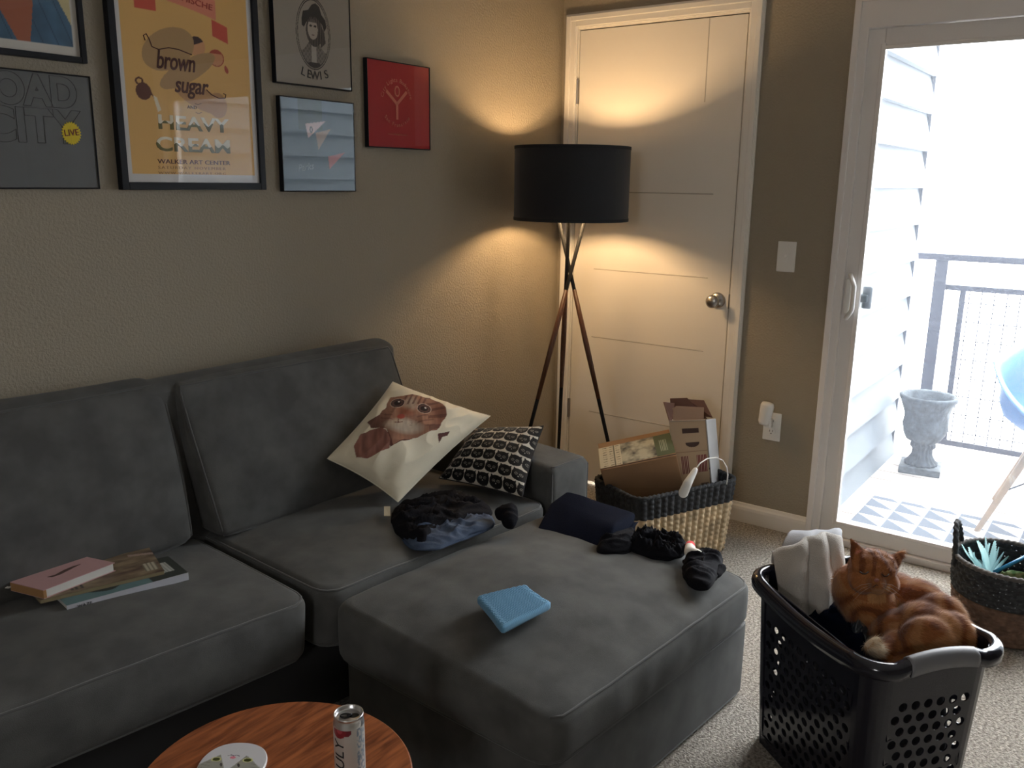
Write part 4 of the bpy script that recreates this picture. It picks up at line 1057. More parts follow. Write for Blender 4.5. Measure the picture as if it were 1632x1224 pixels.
def catplate():
    c = at(375, 1210, 2, TZ+.004); c.z = TZ
    ax = (at(420, 1206, 2, TZ)-at(318, 1203, 2, TZ)); W = ax.length/2*1.02; ax.normalize(); ay = Zv.cross(ax)
    P = []
    H = W*1.02
    for k in range(64):
        a = 2*PI*k/64; cs, sn = math.cos(a), math.sin(a)
        P.append((W*math.copysign(abs(cs)**.85, cs), H*math.copysign(abs(sn)**.95, sn)))
    c = c - ay*(H*.27)
    Mx = Matrix(((ax.x, ay.x, 0, c.x), (ax.y, ay.y, 0, c.y), (0, 0, 1, c.z), (0, 0, 0, 1)))
    t = thing('cat_face_dish', c, 'small white and grey dish shaped like an upside down cat face on table', 'dish')
    PC = mat('glazed_white', (.72, .72, .74), .3)
    bm = B(); prism(bm, P, 0, .007, Mx); ob('dish_body', bm, PC, t, bevel=.003, seg=3)
    def paint(u, v):
        a, r_ = u*2*PI, v; x_, y_ = r_*W*.985*math.copysign(abs(math.cos(a))**.85, math.cos(a))/W, r_*.985*math.copysign(abs(math.sin(a))**.95, math.sin(a))
        x_ = x_/1.22+.02; y_ = y_-.16
        for ex in (-.43, .36):
            e = ell(x_, y_, ex, .02, .13, .10)
            if e < .55: return S(62, 66, 28)
            if e < 1: return S(212, 212, 140)
            if ell(x_, y_, ex*.55, -.22, .03, .09, .35) < 1: return S(66, 60, 58)
        if ell(x_, y_, -.04, .12, .075, .055) < 1: return S(226, 130, 150)
        if abs(y_-(.24-abs(abs(x_+.04)-.07)*.6)) < .018 and abs(x_+.04) < .15: return S(120, 110, 124)
        if y_ < .62-1.15*abs(x_+.05)**1.0 + .0 and y_ < 9 and abs(x_+.05) > (y_+.55)*.42 and abs(x_+.05) > .0:
            k = (abs(x_) > .5 and abs(math.sin(y_*22+x_*6)) < .25)
            if y_ < .34+.25*(abs(x_)-.4): return S(128, 126, 118) if k else S(156, 154, 144)
        return S(212, 211, 214)
    paintmesh('face_print', 160, 50, lambda u, v: Mx @ Vector((v*W*.965*math.copysign(abs(math.cos(u*2*PI))**.85, math.cos(u*2*PI)), v*H*.965*math.copysign(abs(math.sin(u*2*PI))**.95, math.sin(u*2*PI)), .0072)), paint, mat('glazed_print', (1, 1, 1), .3, attr=True), t)
    for s in (-1, 1):
        bm = B(); prism(bm, [(s*W*.98, -H*.20), (s*W*1.16, -H*.72), (s*W*1.10, -H*.98), (s*W*.45, -H*.80)], 0.0005, .0065, Mx); e = ob('ear', bm, PC, t, bevel=.002)
        bm = B(); prism(bm, [(s*W*.99, -H*.30), (s*W*1.11, -H*.70), (s*W*1.06, -H*.90), (s*W*.62, -H*.78)], .0066, .0075, Mx); ob('ear_inner', bm, mat('peach_glaze', S(232, 172, 130), .4), e)
    fit(t)
catplate()

# ------------------------------------------------------------------ woven baskets
SEA = mat('natural_seagrass', (.62, .47, .29), .75, vary=.3, vscale=28, bump=.6, bscale=260, bdist=.002)
SEAB = mat('black_seagrass', (.030, .032, .036), .8, vary=.4, vscale=60, bump=.6, bscale=260, bdist=.002)
def rrect(a, b, r, s):
    """perimeter point and outward normal of a rounded rectangle, s in 0..1"""
    seg = [2*(a-r), PI/2*r, 2*(b-r), PI/2*r]*2; L = sum(seg); d = (s % 1)*L; i = 0
    while d > seg[i] and i < 7: d -= seg[i]; i += 1
    cs = [((-(a-r), -b), (1, 0)), ((a-r, -(b-r)), -PI/2), ((a, -(b-r)), (0, 1)), ((a-r, b-r), 0), ((a-r, b), (-1, 0)), ((-(a-r), b-r), PI/2), ((-a, b-r), (0, -1)), ((-(a-r), -(b-r)), PI)][i]
    if i % 2 == 0:
        (x, y), (dx, dy) = cs; return x+dx*d, y+dy*d, dy, -dx
    (x, y), a0 = cs; an = a0+d/r; return x+r*math.cos(an), y+r*math.sin(an), math.cos(an), math.sin(an)
def woven(name, per, H, z0, ncol, nrow, amp, split, top_mat, bot_mat, parent, hole=False, px=5, pz=5, zf=None, horiz=False):
    """wall of plaited knots; per(s,t)->(x,y,nx,ny) world"""
    for part, r0, r1, m in (('woven_body', 0, split, bot_mat), ('woven_band', split, nrow, top_mat)):
        nu, nv = ncol*px, (r1-r0)*pz; bm = B(); G = []
        for j in range(nv+1):
            row = []
            for i in range(nu):
                s = i/nu; rr = r0+j/pz; t = rr/nrow; x, y, nx_, ny_ = per(s, t); ph = s*ncol
                if horiz: d = amp*(abs(math.sin(PI*rr))**.6)*(.55+.45*math.cos(PI*ph+PI*math.floor(rr)))
                else: d = amp*abs(math.sin(PI*ph))**.6*(.45+.55*abs(math.sin(PI*(rr+.45*(ph % 1))))**.7)
                z = z0+H*t
                if zf: z = zf(s, t, z)
                row.append(bm.verts.new((x+nx_*d, y+ny_*d, z)))
            G.append(row)
        for j in range(nv):
            for i in range(nu):
                if hole and part == 'woven_band' and (i % px) in (px-1,) and (j % pz) == 2 and nz((i*.7, j*.9, 0), 1) > -.05: continue
                bm.faces.new((G[j][i], G[j][(i+1) % nu], G[j+1][(i+1) % nu], G[j+1][i]))
        o = ob(name + '_x' if False else part, bm, m, parent, smooth=True)
        so = o.modifiers.new('t', 'SOLIDIFY'); so.thickness = .004
def rope(name, pts, r, m, parent, closed=False, turns=.012):
    """twisted rope: three strands merged as one ridged tube"""
    pts = [Vector(p) for p in pts]; bm = B(); n = 12
    L = 0; rad = []
    N = len(pts); rings = []; prev = None
    for i, p in enumerate(pts):
        a = pts[(i-1) % N] if (closed or i > 0) else p; b = pts[(i+1) % N] if (closed or i < N-1) else p
        t = (b-a).normalized()
        if prev is None: u = t.cross(Zv if abs(t.z) < .9 else Vector((1, 0, 0))).normalized()
        else: u = (prev-t*prev.dot(t)).normalized()
        prev = u; v = t.cross(u)
        if i: L += (p-pts[i-1]).length
        rings.append([bm.verts.new(p+(u*math.cos(2*PI*k/n)+v*math.sin(2*PI*k/n))*r*(1+.22*math.cos(2*(2*PI*k/n)+L/turns*2*PI/2))) for k in range(n)])
    for i in range(N if closed else N-1):
        A, D = rings[i], rings[(i+1) % N]
        for k in range(n): bm.faces.new((A[k], A[(k+1) % n], D[(k+1) % n], D[k]))
    return ob(name, bm, m, parent, smooth=True)
# rectangular basket
e1 = Vector((.916, -.402, 0)); e2 = Vector((.402, .916, 0)); BC = Vector((-.482, -.835, 0))
def per_rect(s, t):
    k = .90+.10*t; x, y, nx_, ny_ = rrect(.245*k, .140*k, .045, s); p = BC+e1*x+e2*y; q = e1*nx_+e2*ny_
    return p.x, p.y, q.x, q.y
t = thing('storage_basket', BC, 'rectangular seagrass basket with black woven top band by the white door', 'basket')
woven('storage_basket', per_rect, .285, .006, 46, 14, .012, 10, SEAB, SEA, t)
rope('rim', [Vector((*per_rect(k/420, 1)[:2], .293)) for k in range(420)], .0085, SEAB, t, True, .010)
bm = B(); f_ = [bm.verts.new((*per_rect(k/60, 0)[:2], .008)) for k in range(60)]; bm.faces.new(f_); ob('bottom', bm, SEA, t)
fit(t)
# things in it
CARD = mat('brown_cardboard', (.30, .17, .085), .85, bump=.15, bscale=60, vary=.08); CARDD = mat('dark_cardboard', (.16, .075, .05), .85)
PALEC = mat('pale_cardboard', (.42, .34, .26), .8); WCARD = mat('white_cardboard', (.60, .60, .60), .6)
tl, tr_, frr, fl = dp(957, 750, 3.22), dp(1078, 726, 3.22), dp(1066, 684, 3.33), dp(953, 707, 3.33)
dn = dp(976, 812, 3.34)-tl
t = thing('cardboard_box', (tl+frr)/2+dn, 'brown cardboard box with a green and cream label tilted in the basket', 'box')
bm = B(); hexa(bm, [p+dn for p in (tl, tr_, frr, fl)]+[tl, tr_, frr, fl]); ob('box_body', bm, CARD, t, bevel=.002)
up_ = (tr_-tl).cross(fl-tl).normalized()
def paint_lab(u, v):
    if u < .30: return S(98, 92, 80) if (abs((v*9) % 1-.5) < .14 and ((u > .05 and u < .11) or (u > .14 and u < .19) or (u > .23 and u < .28)) and nz((u*60, v*40, 0), 1) > -.2) or .195 < u < .215 else S(196, 186, 160)
    if u > .76: return S(190, 200, 180) if (abs(u-.87) < .045 and abs((u*50) % 1-.5) < .12 and .2 < v < .75) else S(62, 76, 50)
    k = .5+.9*nz((u*7, v*4, 0), 1, 2)+.4*nz((u*25, v*14, 0), 1, 4)+(.35-1.4*abs(u-.55))
    k = min(1, max(0, k)); return tuple(a*(1-k)+b_*k for a, b_ in zip(S(46, 48, 48), S(178, 172, 150)))
def lpos(u, v):
    a, b_, c_, d_ = tl.lerp(fl, .06), tr_.lerp(frr, .10), tr_.lerp(frr, .86), tl.lerp(fl, .80)
    return (a*(1-u)+b_*u)*(1-v)+(d_*(1-u)+c_*u)*v+up_*.0006
paintmesh('label', 180, 60, lpos, paint_lab, VC, t)
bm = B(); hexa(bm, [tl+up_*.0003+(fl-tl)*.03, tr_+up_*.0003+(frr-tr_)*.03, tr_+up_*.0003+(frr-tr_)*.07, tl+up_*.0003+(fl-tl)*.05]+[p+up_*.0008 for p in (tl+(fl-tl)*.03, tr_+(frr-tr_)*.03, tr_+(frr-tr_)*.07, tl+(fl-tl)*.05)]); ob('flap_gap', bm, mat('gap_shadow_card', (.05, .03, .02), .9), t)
fit(t)
# tall carrier box
a0, a1 = dp(1066, 671, 3.26), dp(1124, 669, 3.26); b0, b1 = dp(1084, 805, 3.36), dp(1134, 795, 3.36); sd = dp(1139, 667, 3.42)-a1
# white side leans away to the right
t = thing('carrier_box', (b0+b1)/2, 'tall open cardboard carrier box with hand hole and red printed squares in basket', 'box')
bm = B()
for qa, qb, qc, qd, m_ in ((b0, b1, a1, a0, 0),): pass
c8 = [b0, b1, b1+sd, b0+sd, a0, a1, a1+sd, a0+sd]
bm = B(); v = [bm.verts.new(p) for p in c8]
for f_ in ((0, 1, 5, 4), (2, 3, 7, 6), (3, 0, 4, 7), (3, 2, 1, 0)): bm.faces.new([v[i] for i in f_])
o = ob('box_body', bm, PALEC, t, recalc=False); so = o.modifiers.new('t', 'SOLIDIFY'); so.thickness = .003
sx = (a1-a0)
bm = B(); hexa(bm, [b1+sd*.02+sx*.02, b1+sd+sx*.02, b1+sd+sx*.05, b1+sx*.05, a1+sd*.02, a1+sd, a1+sd+sx*.03, a1+sx*.03]); ob('white_side', bm, WCARD, t)
def fpos(u, v): return (b0*(1-u)+b1*u)*(1-v)+(a0*(1-u)+a1*u)*v
nf = (b1-b0).cross(a0-b0).normalized()
if nf.dot(CAM-a0) < 0: nf = -nf
def paint_cf(u, v):
    if .855 < v < .915 and .32 < u < .80:
        return S(70, 46, 38)
    if ell(u, v, .58, .735, .20, .052) < 1 and v < .745: return S(66, 44, 36)
    for u0, u1, c_ in ((.18, .42, S(110, 52, 46)), (.66, .96, S(118, 26, 34))):
        if u0 < u < u1 and .36 < v < .58: return S(206, 184, 160) if (u*22) % 1 < .28 else c_
    if .72 < u < .96 and .06 < v < .22: return S(104, 84, 70)
    if abs(v-.63) < .006: return S(150, 120, 96)
    return S(184, 158, 128)
paintmesh('front_print', 120, 220, lambda u, v: fpos(.01+.98*u, .01+.98*v)+nf*.0026, paint_cf, VC, t)
for P_ in (((1057, 641, 3.30), (1074, 643, 3.36), (1070, 671, 3.30), (1066, 671, 3.26)), ((1068, 635, 3.44), (1095, 634, 3.44), (1128, 668, 3.44), (1070, 668, 3.44)), ((1095, 636, 3.45), (1122, 638, 3.45), (1136, 666, 3.43), (1100, 660, 3.46))):
    bm = B(); q = [dp(*a) for a in P_]; vv = [bm.verts.new(p) for p in q]; bm.faces.new(vv); o = ob('flap', bm, CARDD, t); so = o.modifiers.new('t', 'SOLIDIFY'); so.thickness = .003
fit(t)
t = thing('paper_bundle', dp(1095, 690, 3.36), 'bundle of folded tan paper packets sticking out of the open carrier box', 'paper')
for k in range(4):
    bm = B(); dz = k*.012; hexa(bm, [dp(1076+k*2, 700, 3.33+dz), dp(1118+k, 700, 3.33+dz), dp(1118+k, 700, 3.34+dz), dp(1076+k*2, 700, 3.34+dz), dp(1071+k*2, 650-k, 3.33+dz), dp(1116+k*2, 655-k*2, 3.33+dz), dp(1116+k*2, 655-k*2, 3.34+dz), dp(1071+k*2, 650-k, 3.34+dz)])
    ob('packet', bm, mat('tan_paper', (.42, .27, .18), .8), t)
fit(t)
t = thing('cable_light', dp(1105, 755, 3.1), 'white wand with looping white cable lying over the basket rim', 'cable')
bm = B(); add_cap(bm, [dp(1108, 749, 3.08), dp(1096, 770, 3.07), dp(1089, 786, 3.10)], [.010, .016, .018]); me = remesh(bm, .004, 2); me.name = 'wand'; link('wand', me, PLAST, t)
bm = B(); tube(bm, [dp(x, y, D) for x, y, D in ((1110, 746, 3.08), (1116, 738, 3.10), (1127, 731, 3.14), (1141, 729, 3.18), (1152, 734, 3.2), (1158, 745, 3.2), (1160, 757, 3.2), (1158, 772, 3.2))], .0022, 8); ob('cable', bm, PLAST, t, smooth=True)
fit(t)
# round toy basket
RC = Vector((-.372, -1.998, 0)); RR = .160
def per_round(s, t): a = s*2*PI; r_ = RR*(.86+.14*min(1, t*1.4)); return RC.x+r_*math.cos(a), RC.y+r_*math.sin(a), math.cos(a), math.sin(a)
BRW = mat('brown_seagrass', (.15, .085, .055), .8, vary=.35, vscale=30, bump=.6, bscale=200)
t = thing('toy_basket', RC, 'round brown woven basket with black band and loop handle by the sliding door', 'basket')
woven('toy_basket', per_round, .235, .006, 64, 17, .006, 9, SEAB, BRW, t, hole=True, horiz=True)
rope('rim', [Vector((*per_round(k/300, 1)[:2], .243)) for k in range(300)], .0075, mat('grey_seagrass', (.10, .09, .085), .8), t, True, .009)
for ang in (math.radians(92), math.radians(272)):
    pts = []
    for k in range(60):
        f_ = k/59; a = ang-.44+.88*f_; pts.append(Vector((RC.x+(RR+.004)*math.cos(a), RC.y+(RR+.004)*math.sin(a), .215+.118*math.sin(PI*f_)**.6)))
    rope('handle', pts, .0085, SEAB, t, False, .011)
bm = B(); bm.faces.new([bm.verts.new((*per_round(k/48, 0)[:2], .008)) for k in range(48)]); ob('bottom', bm, BRW, t)
fit(t)
# toys in the basket
CYAN = mat('cyan_feather', (.46, .76, .82), .8, trans=.35)
t = thing('feather_toy', dp(1575, 915, 2.78), 'pale cyan feather cat toy with blue stick in the round basket', 'cat toy')
rf = random.Random(5)
for k, (x0, y0, x1, y1, wd) in enumerate([(1575, 914, x_, y_, w_) for x_, y_, w_ in ((1534, 868, .004), (1545, 872, .009), (1553, 880, .007), (1558, 862, .010), (1566, 870, .008), (1571, 856, .010), (1578, 866, .009), (1586, 862, .011), (1592, 872, .009), (1600, 880, .008), (1608, 886, .006), (1562, 892, .012), (1583, 890, .013), (1572, 896, .014))]):
    A_, D_ = dp(x0+rf.uniform(-4, 4), y0, 2.80+.006*k), dp(x1, y1, 2.77+.016*k); ax_ = (D_-A_); sdv = (ax_.cross(fwd).normalized()+fwd*rf.uniform(-.6, .6)).normalized(); bm = B(); prev = None
    bend = rf.uniform(-.012, .012)
    for i in range(31):
        f_ = i/30; w_ = wd*math.sin(PI*min(1, f_*.92+.05))**.7*(1 if i % 2 else .72); cpt = A_+ax_*f_+sdv*bend*math.sin(f_*PI)+fwd*(.008*math.sin(f_*3))
        row = [bm.verts.new(cpt-sdv*w_+ax_*(.05 if i % 2 else .0)), bm.verts.new(cpt-fwd*.0015), bm.verts.new(cpt+sdv*w_+ax_*(.05 if i % 2 else 0))]
        if prev:
            for q in (0, 1): bm.faces.new((prev[q], prev[q+1], row[q+1], row[q]))
        prev = row
    o = ob('feather', bm, CYAN, t, smooth=False)
bm = B(); tube(bm, [dp(1584, 912, 2.84), dp(1645, 882, 2.84)], .006, 10); ob('stick', bm, mat('blue_plastic', (.02, .17, .36), .4), t, smooth=True)
fit(t)
def zc(x, y, z, D=0): return at(x, y, 2, z)
o = heap('green_pouch', [dp(x, y, 2.78) for x, y in ((1588, 925), (1608, 910), (1628, 918), (1640, 932), (1625, 938), (1600, 934))], .175, .035, mat('green_print_fabric', (.06, .17, .05), .8, col2=(.30, .42, .20), vscale=60), fold=.008, fs=30)
tag(o, 'green patterned fabric cat toy pouch among toys in the round basket', 'cat toy')
bm = B(); add_cap(bm, [dp(1632, 930, 2.72), dp(1642, 936, 2.72)], [.014, .016]); me = remesh(bm, .004, 2); me.name = 'orange_toy'
tag(link('orange_toy', me, mat('orange_plush', (.55, .16, .06), .9)), 'orange plush cat toy at the right of the round basket', 'cat toy')
o = heap('dark_toys', [RC+Vector((.12*math.cos(a), .12*math.sin(a), 0)) for a in [k*PI/5 for k in range(10)]], .06, .10, mat('dark_navy_fabric', (.012, .014, .03), .9), fold=.02, fs=18)
tag(o, 'dark heap of cloth toys filling the bottom of the round basket', 'cat toy')

# ------------------------------------------------------------------ laundry hamper
BP = mat('glossy_black_plastic', (.012, .012, .020), .14, bump=.04, bscale=12, spec=.55)
GP = mat('grey_soft_grip', (.17, .17, .185), .5)
HC = Vector((-1.425, -1.812, 0)); hu = Vector((.62, .785, 0)); hv = Vector((.785, -.62, 0)); HZ = .452
def ha(t): return .208+.020*t, .136+.024*t, .045+.01*t
def hp(s, t, off=0, z=None):
    a, b_, r_ = ha(t); x, y, nx_, ny_ = rrect(a+off, b_+off, r_+off, s); p = HC+hu*x+hv*y; return Vector((p.x, p.y, HZ*t if z is None else z)), hu*nx_+hv*ny_
def ssplit():
    a, b_, r_ = ha(.5); seg = [2*(a-r_), PI/2*r_, 2*(b_-r_), PI/2*r_]*2; L = sum(seg); acc = [0]
    for q in seg: acc.append(acc[-1]+q/L)
    return acc
AC = ssplit()
def hamper():
    t = thing('laundry_hamper', HC, 'glossy black plastic laundry hamper with round holes holding an orange cat', 'laundry hamper')
    bm = B()
    def P(s, tt):
        # keep the straight parts straight whatever the taper
        a, b_, r_ = ha(tt); seg = [2*(a-r_), PI/2*r_, 2*(b_-r_), PI/2*r_]*2; L = sum(seg); k = 0
        while k < 7 and s > AC[k+1]: k += 1
        f_ = (s-AC[k])/(AC[k+1]-AC[k]); d = (sum(seg[:k])+f_*seg[k])/L
        return hp(min(d, .999999), tt)[0]
    def quadstrip(s0, s1, n_, t0, t1, m_):
        g = [[bm.verts.new(P(s0+(s1-s0)*i/n_, t0+(t1-t0)*j/m_)) for i in range(n_+1)] for j in range(m_+1)]
        for j in range(m_):
            for i in range(n_): bm.faces.new((g[j][i], g[j][i+1], g[j+1][i+1], g[j+1][i]))
    def holes(s0, s1, cols, t0, t1, rows):
        cw = (s1-s0)/(cols+.5); ch = (t1-t0)/rows; N = 16
        for j in range(rows):
            off = cw*.5*(j % 2); ta, tb = t0+j*ch, t0+(j+1)*ch
            if off: quadstrip(s0, s0+off, 1, ta, tb, 1)
            else: quadstrip(s0+cols*cw, s1, 1, ta, tb, 1)
            for i in range(cols):
                sa = s0+off+i*cw; sq = []; ci = []
                for k in range(N):
                    a = 2*PI*(k+.0)/N+PI/4; cx_, cy_ = math.cos(a), math.sin(a); m_ = max(abs(cx_), abs(cy_))
                    sq.append(bm.verts.new(P(sa+cw*(.5+.5*cx_/m_), ta+ch*(.5+.5*cy_/m_)))); ci.append(bm.verts.new(P(sa+cw*(.5+.34*cx_), ta+ch*(.5+.36*cy_))))
                for k in range(N): bm.faces.new((sq[k], sq[(k+1) % N], ci[(k+1) % N], ci[k]))
    for k in range(8):
        if k % 2: quadstrip(AC[k], AC[k+1], 6, 0, 1, 8)
        else:
            cols = 10 if k % 4 == 0 else 6
            holes(AC[k], AC[k+1], cols, .07, .80, 12 if k % 4 == 0 else 11)
            quadstrip(AC[k], AC[k+1], 6, 0, .07, 1); quadstrip(AC[k], AC[k+1], 6, .80, 1, 2)
    bmesh.ops.remove_doubles(bm, verts=bm.verts, dist=.0004)
    w_ = ob('basket_wall', bm, BP, t); so = w_.modifiers.new('t', 'SOLIDIFY'); so.thickness = .003; so.offset = -1
    # rolled lip
    prof = [(-.003, -.004), (-.001, .006), (.006, .011), (.016, .010), (.024, .004), (.027, -.008), (.025, -.022), (.021, -.023), (.019, -.010), (.012, -.003), (.004, -.006)]
    def rimz(s):
        # short sides carry raised handles, corners stand proud
        m_ = 0
        for c0, c1 in ((AC[2], AC[3]), (AC[6], AC[7])):
            if c0 < s < c1: m_ = max(m_, .016*math.sin(PI*(s-c0)/(c1-c0))**.7)
        for c0, c1 in ((AC[0], AC[1]), (AC[4], AC[5])):
            if c0 < s < c1: m_ = -.014*math.sin(PI*(s-c0)/(c1-c0))**.8
        return HZ+m_
    def sweep(s0, s1, n_, sc, closed):
        bm = B(); R_ = []
        for i in range(n_ if closed else n_+1):
            s = s0+(s1-s0)*i/n_; c_, nn = hp(s, 1); z_ = rimz(s)
            cxp = .012; czp = -.006
            R_.append([bm.verts.new(Vector((c_.x, c_.y, z_))+nn*(cxp+(p-cxp)*sc)+Zv*(czp+(q-czp)*sc)) for p, q in prof])
        M_ = len(R_)
        for i in range(M_ if closed else M_-1):
            A_, D_ = R_[i], R_[(i+1) % M_]
            for k in range(len(prof)): bm.faces.new((A_[k], A_[(k+1) % len(prof)], D_[(k+1) % len(prof)], D_[k]))
        if not closed: bm.faces.new(R_[0]); bm.faces.new(R_[-1][::-1])
        return bm
    ob('rim', sweep(0, 1, 240, 1, True), BP, t, smooth=True)
    for c0, c1 in ((AC[2], AC[3]), (AC[6], AC[7])):
        ob('grip', sweep(c0+(c1-c0)*.10, c0+(c1-c0)*.90, 24, 1.10, False), GP, t, smooth=True)
    bm = B(); bm.faces.new([bm.verts.new(hp(k/80, 0, 0, .004)[0]) for k in range(80)]); fl_ = ob('hamper_floor', bm, BP, t); so = fl_.modifiers.new('t', 'SOLIDIFY'); so.thickness = .003; so.offset = 1
    fit(t)
hamper()
# laundry inside
P_ = [hp(k/24, .5, -.035)[0] for k in range(24)]
o = heap('laundry_pile', P_, .012, .335, mat('dark_laundry', (.012, .014, .022), .85, sheen=.1), fold=.03, fs=12, seed=5, pw=8, ex=.3)
tag(o, 'dark navy laundry filling the black hamper beneath the orange cat', 'clothes')
o = heap('satin_scarf', pxp([(1348, 992), (1360, 975), (1390, 972), (1404, 990), (1402, 1016), (1380, 1026), (1356, 1014)], .40), .33, .105, mat('black_satin', (.022, .028, .036), .28), fold=.018, fs=34, seed=6)
tag(o, 'shiny crumpled black satin garment beside the cat inside the hamper', 'clothes')
o = heap('navy_shirt', pxp([(1285, 972), (1292, 950), (1335, 948), (1362, 975), (1388, 1035), (1360, 1035), (1315, 1000)], .40), .34, .075, NAVY, fold=.018, fs=16, seed=16)
tag(o, 'dark navy shirt heaped inside the hamper in front of the towel', 'clothes')
# towel: thick folds draped over the back corner
TW = mat('pale_terry_towel', (.50, .47, .43), .95, bump=1, bscale=420, sheen=.3, vary=.1, vscale=9, bdist=.003)
def drape(name, x0, x1, bot, top, back, D0, amp, seed, m, na=90, nb=80, parent=None):
    """cloth hanging over an edge: a runs across, b up the front, over and down behind"""
    bm = B(); G = []
    for j in range(nb+1):
        b_ = j/nb; row = []
        for i in range(na+1):
            a = i/na; tp = top(a); x = x0+(x1-x0)*a
            if b_ < .62: f = b_/.62; y = bot(a)+(tp-bot(a))*math.sin(f*PI/2)**.9; D = D0+.085*f**1.6
            else: f = (b_-.62)/.38; y = tp+(back-tp)*(1-math.cos(f*PI/2)); D = D0+.085+.07*math.sin(f*PI/2)
            k = 1-abs(2*a-1)**6; w_ = a*2.6+.35*b_*(a-.5)+.25*nz((a*2, b_*1.5, 0), 1, seed)
            fold = abs(math.sin(PI*w_))**1.4*.75+.35*ridg((a*2.2, b_*1.3, 0), 1.6, seed)+.12*ridg((a*5, b_*4, 0), 1.5, seed+3)
            x += 9*math.sin(b_*3.1+seed)*(1-a*.4)+3*nz((a*3, b_*4, 0), 1, seed+7)
            p = dp(x, y+3*nz((a*3, b_*3, 1), 1, seed+2), D)
            p = p - fwd*(amp*(fold-.4)*k) + fwd*(.05*abs(2*a-1)**3)
            row.append(bm.verts.new(p))
        G.append(row)
    for j in range(nb):
        for i in range(na): bm.faces.new((G[j][i], G[j][i+1], G[j+1][i+1], G[j+1][i]))
    o = ob(name, bm, m, parent, smooth=True); so = o.modifiers.new('t', 'SOLIDIFY'); so.thickness = .008; so.offset = 1
    return o
o = drape('towel', 1247, 1352, lambda a: 975+14*math.sin(PI*a), lambda a: 915-60*math.sin(PI*min(1, a*.55+.12))**.8, 905, 2.115, .034, 2, TW)
tag(o, 'pale grey terry towel bunched in the hamper corner behind the cat', 'towel')
o = drape('folded_cloth', 1268, 1348, lambda a: 884-6*a, lambda a: 856-8*math.sin(PI*a*.7), 880, 2.19, .012, 5, mat('light_grey_cotton', (.40, .41, .44), .9, bump=.3, bscale=200), na=50, nb=40)
tag(o, 'light grey cotton cloth lying over the back of the pale towel in the hamper', 'cloth')

